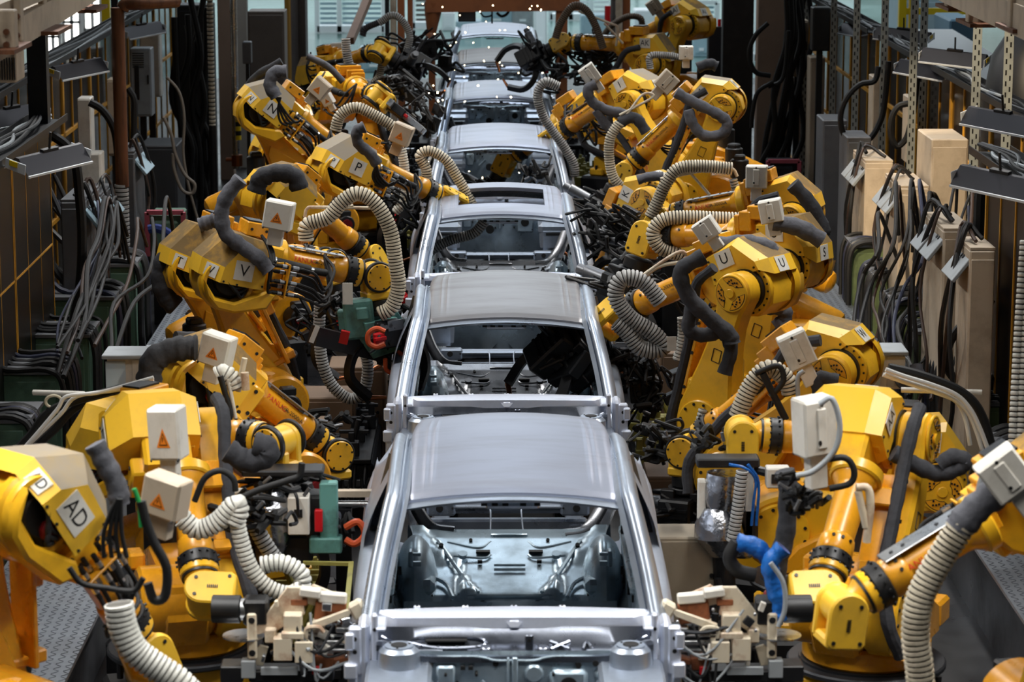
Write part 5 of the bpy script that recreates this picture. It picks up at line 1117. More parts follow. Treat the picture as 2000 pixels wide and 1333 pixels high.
# green junction cabinets with cables draped over them
def green_row(X0, X1, ys, hs, side, labs, m_):
    for k, (y, h) in enumerate(zip(ys, hs)):
        t = thing('green_junction_cabinet', ((X0+X1)/2, y, 0), labs % ORD[k], 'cabinet', 'green junction cabinets on the %s' % side); w_ = X1-X0
        b = MB(); b.box((0, 0, h/2), (w_, .62, h), ch=.015); b.build('body', m_, t); b = MB(); b.box((0, -.318, h/2), (w_*.86, .012, h*.9), ch=.003); b.build('door', m_, t); b = MB(); b.box((0, 0, h+.015), (w_*1.04, .66, .03)); b.build('top_plate', GREYC, t)
        rr = random.Random(k*7+int(X0*10)); s = -1 if side == 'right' else 1
        for q in range(7):
            yy = rr.uniform(-.42, .42); rad = rr.uniform(.016, .030)
            P = [(-s*w_*.9, yy+.3, h+.35+rr.uniform(0, .5)), (-s*w_*.3, yy+.1, h+.07), (s*w_*.35, yy, h+.06), (s*(w_*.5+.04), yy-.03, h-.08), (s*(w_*.5+.05), yy-.05, h*.5), (s*(w_*.5+.06), yy, .1)]
            b = MB(); b.tube(P, rad, 7); b.build('cable', (BLK, BLKM, BLK, mat('navy_cable', (30, 36, 60), .5), BLK, DARK, BLK)[q], t)
green_row(3.75, 4.45, [20.2, 21.6, 23.0, 24.4, 25.8, 27.2, 28.8], [1.0, 1.05, 1.1, 1.1, 1.12, 1.15, 1.2], 'right', '%s green cabinet draped with black cables, from the near end on the right', mat('olive_green_enamel', (92, 108, 72), .5, 0, (46, 50, 40), .8, 3))
green_row(-4.3, -3.65, [20.6, 22.2, 23.8, 25.4, 27.0], [1.15, 1.2, 1.2, 1.25, 1.3], 'left', '%s green cabinet under draped black cables, from the near end on the left', GREEN)
# ---- hanging bundles and loops of cable
def cables(name, lab, lists, Y0, cat='cable', m_=None):
    t = thing(name, (0, 0, 0), lab, cat) if len(lists) > 1 else None; o = None
    for k, (r, pts) in enumerate(lists):
        b = MB(); b.tube([at(p[0], p[1], Y0+(p[2] if len(p) > 2 else 0)+.05*k) for p in pts], r, 8); o = b.build('cable' if t else name, (m_ or BLK) if not isinstance(m_, list) else m_[k % len(m_)], t)
    return t or tag(o, lab, cat)
cables('cable_loop', 'large black cable loop hanging on the right between slotted posts', [(.035, [(1716, 130), (1708, 158), (1680, 165), (1655, 190), (1642, 225), (1648, 262), (1672, 280), (1700, 270), (1722, 230), (1730, 180), (1735, 120)])], 31.5)
cables('cable_loop', 'smaller black cable loop right of the large one', [(.035, [(1776, 202), (1755, 208), (1742, 230), (1740, 262), (1752, 286), (1770, 270), (1780, 235), (1786, 205), (1792, 150)])], 30)
cables('cable_loop', 'black cable loop high at the upper right, in front of the pinkish column', [(.035, [(1500, 45), (1475, 70), (1463, 105), (1475, 140), (1505, 148)])], 37)
cables('cable_loop', 'long black cable hanging in a loop from the upper right column', [(.03, [(1510, 160), (1480, 180), (1470, 220), (1468, 250)]), (.03, [(1540, 60), (1530, 150), (1500, 170)])], 37)
cables('arched_cable', 'thick black cable arching from the narrow white box at the left', [(.045, [(175, 200), (200, 215), (222, 250), (230, 300), (232, 360), (236, 420), (240, 520), (244, 700)])], 30.5)
cables('arched_cable', 'thick black cable arching down from the near left fence lamp', [(.045, [(100, 263), (130, 285), (148, 320), (155, 380), (160, 450), (158, 540), (145, 620), (130, 660)])], 24)
cables('arched_cable', 'thick black cable curving down beside the black post', [(.04, [(250, 172), (262, 195), (262, 240), (262, 300), (268, 345), (280, 400), (290, 500), (296, 640)])], 32.5)
cables('cable_coil', 'grey cable coil hanging in front of the charcoal cabinet', [(.022, [(320, 230), (335, 265), (342, 300), (360, 340), (380, 360), (375, 378), (355, 370), (340, 330), (338, 300)]), (.018, [(260, 240), (280, 280), (295, 330), (300, 380), (315, 450), (320, 560)]), (.018, [(325, 150), (350, 180), (360, 230), (358, 300), (370, 370), (395, 460)])], 34, m_=[mat('grey_cable', (120, 112, 102), .5), DARK])
rr = random.Random(3)
cables('hanging_cable_bundle', 'dense bundle of black cables hanging left of the ribbed conduit', [(.045, [(345+5*k+rr.uniform(-10, 10), 10+rr.uniform(-20, 60)), (350+5*k+rr.uniform(-22, 18), 110), (345+5.5*k+rr.uniform(-24, 20), 200), (352+5*k+rr.uniform(-22, 18), 290), (350+5*k+rr.uniform(-16, 16), 400), (360+4*k, 470)]) for k in (0, 1, 3, 4, 6, 8, 9, 11)], 38)
cables('hanging_cable_bundle', 'black cables hanging down in front of the far dark cabinets at the right', [(.04, [(1535+5*k+rr.uniform(-6, 6), -10), (1525+6*k+rr.uniform(-14, 14), 80), (1505+7*k+rr.uniform(-18, 18), 170), (1500+7*k+rr.uniform(-14, 14), 260), (1480+8*k, 330)]) for k in range(9)], 38)
for side, (ox, Y0, lab) in enumerate(((0, 23.5, 'tangle of black cables spilling over the green cabinets on the left'), (1, 24.5, 'tangle of black and brown cables over the green cabinets on the right'))):
    L = []
    for k in range(14):
        if side == 0:
            x0 = rr.uniform(150, 330); P = [(x0+rr.uniform(10, 26), rr.uniform(455, 520), 2.2), (x0, rr.uniform(385, 430), 2), (x0+rr.uniform(-20, 10), rr.uniform(450, 480), 1), (x0-rr.uniform(10, 50), rr.uniform(510, 560), 0), (x0-rr.uniform(40, 80), rr.uniform(590, 640), -1), (max(112, x0-rr.uniform(60, 130)), rr.uniform(660, 740), -2)]
        else:
            x0 = rr.uniform(1690, 1900); P = [(x0+rr.uniform(20, 44), rr.uniform(430, 520), 1.3), (x0+rr.uniform(0, 30), rr.uniform(345, 420), 1), (x0+rr.uniform(-10, 20), rr.uniform(450, 500), 0), (x0-rr.uniform(10, 40), rr.uniform(530, 600), 0), (x0-rr.uniform(10, 60), rr.uniform(620, 700), -1), (x0+rr.uniform(-60, 30), rr.uniform(720, 800), -2)]
        L.append((rr.uniform(.010, .024), P))
    cables('cable_tangle', lab, L, Y0, 'cables', [BLK, BLK, BLK, mat('brown_cable', (62, 44, 34), .55), BLK, BLK, mat('navy_cable', (24, 28, 44), .6)])
cables('cable_loop', 'wide black cable loop low at the right above the green cabinets', [(.035, [(1932, 560), (1900, 610), (1860, 660), (1848, 710), (1870, 745), (1905, 752), (1940, 735)]), (.03, [(1938, 585), (1905, 640), (1870, 700), (1880, 735)]), (.03, [(1935, 550), (1925, 620), (1920, 700), (1935, 760)])], 21.5)
cables('arched_cable', 'tall black cable strip descending at the right edge beside the slotted post', [(.05, [(1925, 345), (1915, 380), (1912, 440), (1908, 500), (1895, 570)])], 23)
cables('folded_cloth', 'blue cloth rag lying on the cables by the pink frame', [(.05, [(290, 448), (305, 446), (318, 450), (332, 458)])], 29.5, 'cloth', BLU2)
# ribbed cable column at the right edge
t = thing('ribbed_cable_column', (0, 0, 0), 'column of white ribbed conduits at the right edge before the perforated fence', 'conduit')
for k in range(3): b = MB(); b.hose([at(2000+14*k, 470, 17.6), at(1990+14*k, 620, 17.5), at(1982+14*k, 760, 17.4), at(1976+15*k, 880, 17.3)], .028, .035, 10); b.build('ribbed_conduit', [HOSEW, GAP], t, 60)
# ---- white terminal boxes with cable bundles, both sides
for s, px0, px1, py, Y, lab in ((-1, 203, 298, 690, 18.6, 'white terminal box on a stand behind the AB robot'), (1, 1682, 1770, 683, 18.9, 'white terminal box on a stand behind the AA robot')):
    a = at(px0, py+8, Y); c = at(px1, py+8, Y); w_ = c.x-a.x
    t = thing('terminal_box', ((a.x+c.x)/2, Y, 0), lab, 'terminal box'); zt = a.z
    b = MB(); b.box((0, .12, zt-.13), (w_*.88, .24, .26), ch=.006); b.build('body', WBOX, t); b = MB(); b.box((0, .10, zt+.012), (w_*1.05, .34, .03), ch=.006); b.build('lid', LGREY, t)
    b = MB(); b.box((-.09, -.006, zt-.13), (.14, .008, .2), ch=.002); b.build('name_plate', mat('pale_blue_plate', (196, 214, 226), .3), t); b = MB(); b.box((.09, -.004, zt-.13), (.13, .006, .22), ch=.002); b.build('door', WBOX, t)
    b = MB(); b.box((0, .12, (zt-.26)/2), (.1, .1, zt-.26)); b.build('stand', BLKM, t)
    b = MB(); b.tube([(.11, -.03, zt-.20), (.16, -.06, zt-.17), (.24, -.03, zt-.22), (.24, .05, zt-.1)], .055, 12, ripple=.1); b.build('sleeve_hose', SLV, t)
    b = MB(); b.tube([(w_*.44, .1, zt-.04), (w_*.58, .05, zt-.08), (w_*.58, .0, zt-.24)], .014, 7); b.build('cable', LGREY, t)
WC = mat('white_cable', (224, 224, 220), .45)
cables('cable_bundle', 'bundle of white and black cables running from the left terminal box to the left edge', [(.013, [(300, 738), (250, 752), (190, 768), (130, 775), (112, 800), (70, 850), (25, 898), (-20, 930)]), (.013, [(300, 742), (230, 762), (150, 775), (118, 810), (60, 865), (15, 905), (-20, 925)]), (.028, [(240, 758), (160, 780), (95, 805), (60, 850), (20, 890), (-20, 910)]), (.03, [(230, 765), (150, 795), (105, 840), (60, 880), (10, 915)]), (.018, [(215, 765), (160, 778), (130, 790), (110, 805)])], 17.2, 'cables', [WC, WC, BLK, BLK, WC])
cables('cable_bundle', 'bundle of white and black cables arching from the right terminal box', [(.015, [(1730, 722), (1765, 735), (1820, 752), (1868, 772), (1895, 800), (1915, 840), (1930, 880)]), (.015, [(1730, 728), (1760, 742), (1815, 760), (1860, 778), (1890, 805), (1908, 845), (1920, 885)]), (.03, [(1735, 718), (1780, 728), (1830, 744), (1875, 764), (1905, 790), (1925, 830), (1938, 880)]), (.015, [(1725, 732), (1770, 748), (1830, 768), (1868, 785), (1886, 820), (1895, 870)])], 17.3, 'cables', [WC, WC, BLK, WC])
b = MB(); b.cyl(at(65, 767, 17.6), at(165, 770, 17.5), .018, 10); tag(b.build('white_pole', WBOX), 'short white horizontal rod at the left with a ring of cable on it', 'rod')
b = MB(); b.cyl(at(1760, 762, 17.6), at(1918, 767, 17.5), .018, 10); tag(b.build('white_pole', WBOX), 'short white horizontal rod at the right below the arching cables', 'rod')
b = MB(); b.tube([at(105+16*cos(q*.8), 785+12*sin(q*.8), 17.3) for q in range(9)], .010, 6); tag(b.build('cable_ring', mat('cream_cable', (196, 186, 160), .5)), 'ring of cream cable on the white rod at the left', 'cable ring')
# ---- overhead beige frames at both upper corners
def overhead(side):
    t = thing('overhead_frame', (0, 0, 0), 'beige stepped steel frame with bolts hanging at the upper %s corner' % ('left' if side < 0 else 'right'), 'steel frame')
    if side < 0:
        plates = [(-12, 30, 20, 96, 15.6), (24, 42, -30, 82, 16.2), (72, 88, -40, 62, 17.3), (118, 135, -50, 26, 18.6), (150, 168, -60, 10, 19.8)]; ledges = [(-12, 34, 96, 15.5), (70, 118, 60, 17.2), (112, 136, 24, 18.5), (155, 192, 18, 19.7)]; bars = [((-30, 96, 15.4), (205, -42, 20.5), .10, .18), ((-30, 30, 15.6), (120, -30, 18), .06, .08)]
    else:
        plates = [(1850, 1892, -30, 14, 20.5), (1893, 1936, -30, 46, 19.5), (1938, 1984, -30, 34, 18.4), (1975, 2012, -30, 56, 17.2)]; ledges = [(1890, 1940, 46, 19.4), (1848, 1893, 15, 20.4), (1972, 2015, 56, 17.1)]; bars = [((1835, -30, 21), (2030, 52, 16.5), .10, .20), ((1870, -40, 20), (2030, 20, 16.5), .06, .08)]
    for x0, x1, y0, y1, Y in plates:
        a = at(x0, y0, Y); c = at(x1, y1, Y); b = MB(); b.box(((a.x+c.x)/2, Y+.06, (a.z+c.z)/2), (c.x-a.x, .12, a.z-c.z), ch=.008); b.mi(1)
        for q in (.55, .88): p = at(x0+(x1-x0)*.6, y0+(y1-y0)*q, Y); b.cyl(p, p-Vector((0, .03, 0)), .018, 8)
        b.build('bolted_plate', [BEIGE, RUSTP], t)
    for x0, x1, y, Y in ledges: a = at(x0, y, Y); c = at(x1, y, Y); b = MB(); b.box(((a.x+c.x)/2, Y+.2, a.z-.01), (c.x-a.x, .6, .025)); b.build('ledge', RUSTP, t)
    for k in (0, 1): p = at(*bars[0][k]); b = MB(); b.cyl(p, p+Vector((0, 0, 6-p.z+3)), .03, 10); b.build('hanger_rod', BLKM, t)
    for p0, p1, a_, c_ in bars: b = MB(); b.bar(at(*p0), at(*p1), a_, c_); b.build('diagonal_beam', BEIGE, t)
overhead(-1); overhead(1)
a = at(-5, 100, 16.5); c = at(33, 162, 16.5); t = thing('louvred_box', ((a.x+c.x)/2, 16.5, c.z), 'small cream louvred box at the left edge under the beige frame', 'vent box'); w_, h = c.x-a.x, a.z-c.z
b = MB(); b.box((0, .15, h/2), (w_, .3, h), ch=.01); b.build('body', BEIGE, t); b = MB()
for k in range(7): b.box((-w_*.42+w_*.84*k/6, -.01, h*.45), (w_*.06, .02, h*.7))
b.build('louvre', BLKM, t)
b = MB(); q_ = at(72, 60, 24.3); b.box((q_.x, 24.3, (q_.z+3.0)/2), (.17, .16, q_.z-3.0)); tag(b.build('black_post', BLKM), 'black steel post standing left under the beige frame', 'post')
# black drum behind the right fence
t = thing('black_drum', (5.9, 27.5, 0), 'big rounded black machine drum behind the right fence', 'machine')
b = MB(); p = at(1945, 130, 27.5); b.lathe((p.x+.3, 27.2, .5), (p.x+.3, 27.2, p.z+.45), [(0, .40), (.1, .48), (.75, .48), (.9, .40), (1, .2)], 28); o = b.build('drum_shell', BLKM); o.parent = t; o.matrix_parent_inverse = t.matrix_world.inverted(); o.location = (-t.location.x, -t.location.y, 0)
# ---- back of the line: gantry, columns, hall furniture
t = thing('gantry', (0, 46.5, 0), 'orange-brown steel gantry over the last car body', 'gantry')
def gb(p0, p1, a_, c_, m_=BROWNO, nm='beam'): b = MB(); b.bar(Vector(p0)-Vector((0, 46.5, 0)), Vector(p1)-Vector((0, 46.5, 0)), a_, c_); return b.build(nm, m_, t)
P = lambda x, y: at(x, y, 46.5)
gb(P(832, 8), P(1132, 5), .3, .26); gb(P(832, -25), P(1132, -25), .3, .2); z1 = P(845, 100)
gb(Vector((P(850, 0).x, 46.5, 3.3)), Vector((P(843, 50).x, 46.5, 2.9)), .28, .28)
b = MB(); b.lathe(P(847, 5)-Vector((0, 46.5, 0)), P(842, 78)-Vector((0, 46.5, 0)), [(0, .16), (.3, .14), (.8, .08), (.85, .10), (1, .10)], 16); b.build('gun_leg', BROWNO, t)
gb(P(1098, 0), P(1095, 90), .26, .2); gb((P(1098, 0).x, 46.8, 3.2), (P(1098, 0).x, 46.8, 0), .2, .2); gb((P(842, 0).x, 46.9, 3.2), (P(842, 0).x, 46.9, 0), .12, .12)
gb(P(951, 3), P(985, 3), .26, .2); b = MB(); b.tube([q-Vector((0, 46.5, 0)) for q in (P(932, 5), P(942, 30), P(955, 32), P(962, 28))], .016, 7); b.tube([q-Vector((0, 46.5, 0)) for q in (P(995, 5), P(992, 25), P(980, 32), P(970, 25))], .025, 7); b.build('cable', BLK, t)
gb(P(961, 20), P(961, 46), .03, .03, DARK)
t = thing('hanging_screen', P(912, 31), 'small grey screen in a black frame hanging beside the gantry leg', 'screen')
b = MB(); b.box((0, 0, 0), (.30, .05, .20), ch=.01); b.build('frame', BLKM, t); b = MB(); b.box((0, -.03, 0), (.25, .01, .16)); b.build('panel', GREYC, t); b = MB(); b.cyl((0, 0, .1), (0, 0, .5), .01, 8); b.build('hanger', BLKM, t)
def column(px0, px1, Y, m_, nm, lab, zt=6, dep=.3, pyb=None):
    a = at(px0, 60, Y).x; c = at(px1, 60, Y).x; zb = at(px0, pyb, Y).z if pyb else 0; b = MB(); b.box(((a+c)/2, Y+dep/2, (zt+zb)/2), (c-a, dep, zt-zb), ch=.01); return tag(b.build(nm, m_), lab, 'column')
column(598, 562, 44.5, COLM, 'steel_column', 'grey steel column beside the yellow-striped one, left of the hall opening')
column(556, 566, 44, mat('ochre_strip', (150, 112, 40), .5), 'ochre_post', 'thin ochre post right of the taupe locker'); column(425, 452, 43, WALLP, 'wall_column', 'pale column behind the ribbed conduit'); column(452, 482, 44.5, WALLM, 'wall_column', 'whitish column behind the silver pipe')
column(752, 760, 47, BLKM, 'chain_post', 'thin black post with white specks beside the orange frame'); column(776, 790, 48, BROWNO, 'orange_post', 'left one of the two orange-brown posts beside the gantry'); column(796, 806, 48.2, BROWNO, 'orange_post', 'right one of the two orange-brown posts beside the gantry'); column(762, 774, 48, BEIGE, 'beige_post', 'pale post between the black and orange posts')
column(1202, 1215, 46, BEIGE, 'brown_column', 'light brown half of the column behind the AI robot'); column(1216, 1231, 46.2, BROWNO, 'brown_column', 'dark brown half of the column behind the AI robot')
column(1312, 1352, 45, BLKM, 'dark_column', 'dark wide column behind the AI robot'); column(1412, 1472, 42, BLKM, 'dark_column', 'dark wide column left of the pinkish wall'); column(1384, 1414, 43.5, mat('dark_glossy', (34, 34, 38), .3), 'dark_cabinet_column', 'low dark cabinet column with a red light', zt=at(1390, 52, 43.5).z)
column(1480, 1545, 40.5, WALLP, 'wall_column', 'broad pinkish column right of the dark one'); column(1556, 1580, 41, WALLP, 'wall_column', 'narrow pinkish column by the slotted posts')
b = MB(); p = at(1405, 52, 43.6); b.cyl(p-Vector((0, 0, .02)), p+Vector((0, 0, .12)), .03, 10); tag(b.build('signal_light', RED), 'small red signal light on the low dark cabinet column', 'signal light')
b = MB(); b.bar(at(728, -25, 42), at(684, 80, 40), .11, .11); tag(b.build('slanted_pole', mat('tan_pole', (140, 108, 88), .4, 0, (110, 80, 64), .5, 3)), 'tan slanted pole leaning over the AM robot', 'pole')
# racks with blinds in the far hall
def rack(px0, px1, py0, py1, Y, n, lab, m_=MAC):
    Y = 30879/(py1+362)
    a = at(px0, py0, Y); c = at(px1, py1, Y); t = thing('blind_rack', ((a.x+c.x)/2, Y, 0), lab, 'rack'); w_ = c.x-a.x; zt = a.z; zb = max(.1, c.z)
    b = MB(); 
    for i in range(n+1): b.box((-w_/2+w_*i/n, 0, zt/2), (.12, .12, zt))
    b.box((0, 0, zt), (w_, .12, .12)); b.box((0, 0, zb), (w_, .12, .16)); b.box((0, .4, .12), (w_, .5, .1)); b.build('frame', WHT, t)
    for i in range(n):
        b = MB(); k = 0; z = zb+.15
        while z < zt: b.box((-w_/2+w_*(i+.5)/n, .06, z), (w_/n-.16, .03, .07)); z += .13
        b.build('blind', m_, t)
    return t
rack(618, 750, -60, 62, 63, 3, 'white-framed rack with blue blinds behind the slanted pole'); rack(1355, 1400, 5, 60, 66, 1, 'blue-slatted rack between the dark columns'); rack(1440, 1478, -40, 120, 60, 1, 'pale slatted rack seen right of the dark column')
rack(806, 842, -30, 55, 66, 1, 'dark-windowed rack behind the gantry leg', COLM); rack(1075, 1195, -60, 38, 70, 3, 'bright shelves behind the brown hose arch', WHT)
def boxm(name, px0, px1, py0, py1, Y, m_, lab, dep=1.0, cat='machine'):
    if Y > 51: Y = 30879/(max(py1, 50)+362)-.2
    a = at(px0, py0, Y); c = at(px1, py1, Y); zb = 0; h = a.z-zb
    t = thing(name, ((a.x+c.x)/2, Y+dep/2, zb), lab, cat); w_ = c.x-a.x
    b = MB(); b.box((0, 0, h/2), (w_, dep, h), ch=.03); b.build('body', m_, t)
    b = MB(); b.box((0, -dep/2-.01, h*.5), (w_*.8, .02, h*.7), ch=.01); b.build('front_panel', m_, t); b = MB(); b.box((0, -dep/2-.03, h*.3), (w_*.3, .02, h*.1)); b.build('label_strip', WHT, t)
boxm('white_machine', 863, 888, 24, 58, 60, WHT, 'white panel machine with yellow top behind the sparks'); boxm('grey_machine', 890, 940, 42, 70, 58, MAC, 'pale machine left of the last car roof')
boxm('grey_machine', 940, 1000, 5, 45, 64, MAC, 'tall blue-grey machine behind the last car'); boxm('grey_machine', 1000, 1042, 8, 46, 62, LGREY, 'grey machine right of the tall blue one'); boxm('white_machine', 1044, 1068, 5, 110, 55, WHT, 'narrow white cabinet right of the last car roof')
boxm('grey_machine', 1135, 1195, 30, 70, 60, MAC, 'blue-grey box behind the brown hose arch'); boxm('white_machine', 1240, 1310, 20, 60, 64, WHT, 'white bench behind the AI robot'); boxm('dark_machine', 700, 760, 95, 140, 52, MAC, 'pale low machine behind the AM robot'); boxm('grey_machine', 1355, 1385, 60, 110, 56, MAC, 'pale low machine beside the dark cabinet column')
b = MB(); b.cyl(at(1187, 22, 50)-Vector((0, 0, .25)), at(1187, 22, 50)+Vector((0, 0, .1)), .06, 12); b.cyl(at(1187, 22, 50)-Vector((0, 0, 2.6)), at(1187, 22, 50)-Vector((0, 0, .25)), .02, 8); tag(b.build('red_canister', RED), 'small red canister on a thin post behind the brown hose arch', 'canister')
# upper part of the hall beyond the right fence
boxm('pale_machine', 1760, 1850, -40, 60, 50, MAC, 'pale blue machine beyond the right fence with yellow rails', 2); boxm('blue_cage', 1855, 1905, 38, 75, 42, mat('blue_cage_paint', (110, 150, 176), .5), 'blue mesh cage beyond the right fence', 1.5)
t = thing('safety_rail', (0, 0, 0), 'bright yellow safety rail posts beyond the right fence', 'rail')
for px in (1762, 1782, 1902): b = MB(); p = at(px, 30, 44); b.box((p.x, 44, 2), (.12, .12, 4.4)); b.build('rail_post', YLW, t)
b = MB(); b.bar(at(1755, 22, 44), at(1905, 22, 44), .1, .1); b.bar(at(1755, 68, 44), at(1905, 68, 44), .08, .08); b.build('rail_bar', YLW, t)
b = MB(); b.bar(at(1800, 60, 40), at(2010, 200, 30), .9, .05); tag(b.build('white_ramp', WHT), 'sloping white conveyor cover beyond the right fence', 'ramp')
# daylight windows at the left and far away
t = None
for k, (x0, x1, y0, y1) in enumerate(((90, 120, 30, 150), (123, 160, 0, 125), (163, 200, -20, 95), (246, 268, 8, 36))):
    a = atx(x0, y0, -9); Y = 49 if k < 3 else 52; a = at(x0, y0, Y); c = at(x1, y1, Y); b = MB(); b.box(((a.x+c.x)/2, Y, (a.z+c.z)/2), (c.x-a.x, .05, a.z-c.z)); o = struct('window_%d' % (k+1), b, WIN)
    b = MB(); 
    for q in (0, .5, 1): b.box((a.x+(c.x-a.x)*q, Y-.05, (a.z+c.z)/2), (.06, .06, a.z-c.z))
    for q in (0, .33, .66, 1): b.box(((a.x+c.x)/2, Y-.05, c.z+(a.z-c.z)*q), (c.x-a.x, .06, .05))
    f_ = b.build('window_frame', WHT, o)
b = MB(); b.box((0, 111.6, 4.5), (60, .1, 6)); o = struct('window_5', b, WIN2); b = MB()
for k in range(31): b.box((-30+2*k, 111.5, 4.5), (.14, .1, 6))
for z in (2.2, 4, 5.5): b.box((0, 111.5, z), (60, .1, .12))
b.build('window_frame', LGREY, o)
t = thing('yellow_post', at(207, 20, 44), 'bright yellow post beside the daylight windows', 'post'); b = MB(); b.box((0, 0, -1), (.13, .13, 5)); b.build('post', YLW, t)
# ---- shop floor machinery between the robots and the line
rr = random.Random(11)
def floor_unit(x, y, w_, d_, h, lab, mats, seed):
    r_ = random.Random(seed); t = thing('clamp_station', (x, y, 0), lab, 'machine', 'clamping stations beside the line')
    b = MB(); b.box((0, 0, h*.3), (w_, d_, h*.6), ch=.02); b.box((0, 0, h*.63), (w_*.9, d_*1.05, .04), ch=.006); b.build('base', BLKM, t)
    b = MB(); 
    for k in range(6):
        c = Vector((r_.uniform(-.4, .4)*w_, d_*(-.42+.17*k), h*.65)); b = MB(); b.box(c+Vector((0, 0, .06)), (r_.uniform(.08, .16), .10, .12), ch=.006); b.box(c+Vector((r_.uniform(-.05, .05), 0, .15)), (.05, .06, r_.uniform(.08, .16)), ch=.006); b.cyl(c+Vector((0, 0, .14)), c+Vector((r_.uniform(-.08, .08), 0, r_.uniform(.22, .34))), .022, 10); b.box(c+Vector((0, 0, .20)), (r_.uniform(.12, .26), .025, .03), ch=.004); b.build('clamp', mats[0], t)
    for k in range(5): b = MB(); c = (r_.uniform(-.3, .3)*w_, -d_*.52, (.12+.1*k)*h); b.box(c, (r_.uniform(.08, .24), .05, .07*h), ch=.006); b.build('bracket', mats[1], t)
    for k in range(5):
        b = MB()
        p = Vector((r_.uniform(-.5, .5)*w_, -d_*.5, h*.6)); q = Vector((r_.uniform(-.5, .5)*w_, -d_*.6, h*.5)); m_ = (p+q)/2+Vector((0, -.1, -r_.uniform(.1, .4))); b.tube([p, m_, q], .014, 7); b.build('cable', BLK, t)
wds = ('first', 'second', 'third', 'fourth', 'fifth', 'sixth', 'seventh', 'eighth')
k = 0
for i in range(6):
    for s in (-1, 1):
        y = 16.9+5.44*i-(.3 if s > 0 else 0)
        floor_unit(s*1.28, y, .42, 1.5, .85+.1*((i+s) % 2), 'dark clamping station on the %s of the line, %s from the camera' % ('left' if s < 0 else 'right', wds[i]), ((OLIVE, DARK), (DARK, ALU), (DARK, GREYC))[k % 3], 40+k); k += 1
# brown cartons and cream cabinets on the floor behind the robots
def simple_cab(name, x, y, w_, d_, h, m_, lab, z=0, cat='cabinet'):
    t = thing(name, (x, y, z), lab, cat); b = MB(); b.box((0, 0, h/2), (w_, d_, h), ch=.01); b.build('body', m_, t); b = MB(); b.box((0, -d_/2-.006, h/2), (w_*.9, .012, h*.92), ch=.004); b.build('door', m_, t)
    b = MB(); b.cyl((w_*.36, -d_/2-.03, h*.6), (w_*.36, -d_/2, h*.6), .014, 8); b.build('latch', BLKM, t); return t
TANP = mat('tan_panel', (112, 90, 70), .6, 0, (96, 76, 58), .6, 2)
for i, (px, py, Y, w_, h, lab) in enumerate(((755-165, 800, 21.9, .45, .8, 'tan floor cabinet below the V robot shoulder'), (640, 780, 22.6, .5, .9, 'tan panelled cabinet behind the hanging grey hose loop'), (700, 770, 23.4, .5, 1.0, 'brown panelled cabinet right of the hose loop'), (1345, 640, 24.5, .55, .9, 'tan cabinet behind the U robot'), (1310, 820, 20.6, .4, .7, 'brown cabinet low between the U robot and the line'))):
    p = at(px, py, Y); simple_cab('floor_cabinet', p.x, Y, w_, .5, h, TANP, lab)
p = at(1358, 1010, 17.0); simple_cab('floor_cabinet', p.x-.05, 17.0, .40, .35, .62, mat('tan_grey_panel', (150, 138, 118), .6, 0, (110, 98, 80), .5, 3), 'tan grey cabinet with warning mark beside the foil-wrapped tool', z=.55)
# dark steel plate and rail near the front right of the line
b = MB(); b.box((1.12, 15.2, .34), (.50, 2.2, .05), ch=.01); tag(b.build('floor_plate', mat('black_gloss_plate', (22, 23, 28), .25, .2)), 'black glossy floor plate with a light streak, right of the first car body', 'plate')
b = MB(); b.box((-1.1, 15.0, .30), (.5, 2.4, .05), ch=.01); tag(b.build('floor_plate', mat('black_gloss_plate', (22, 23, 28), .25, .2)), 'black floor plate left of the first car body', 'plate')
b = MB(); b.bar(at(592, 1100, 15.9), at(690, 1102, 15.9), .03, .02); b.bar(at(686, 1100, 15.9), at(676, 1200, 14.8), .03, .02); tag(b.build('hose_line', OLIVE), 'olive hose lying on the floor left of the first car body', 'hose')
# shaft and bars left of the first car
t = thing('transfer_shaft', at(640, 985, 16.6), 'silver shaft with tan bar between the green gun and the first car body', 'shaft'); b = MB(); b.cyl((0, .0, 0), (.32, 0, 0), .022, 12); b.build('shaft', ALU, t); b = MB(); b.box((.16, 0, .07), (.34, .06, .04)); b.build('bar', BEIGE, t); b = MB(); b.box((.1, 0, -.4), (.1, .1, .75)); b.build('stand', BLKM, t)
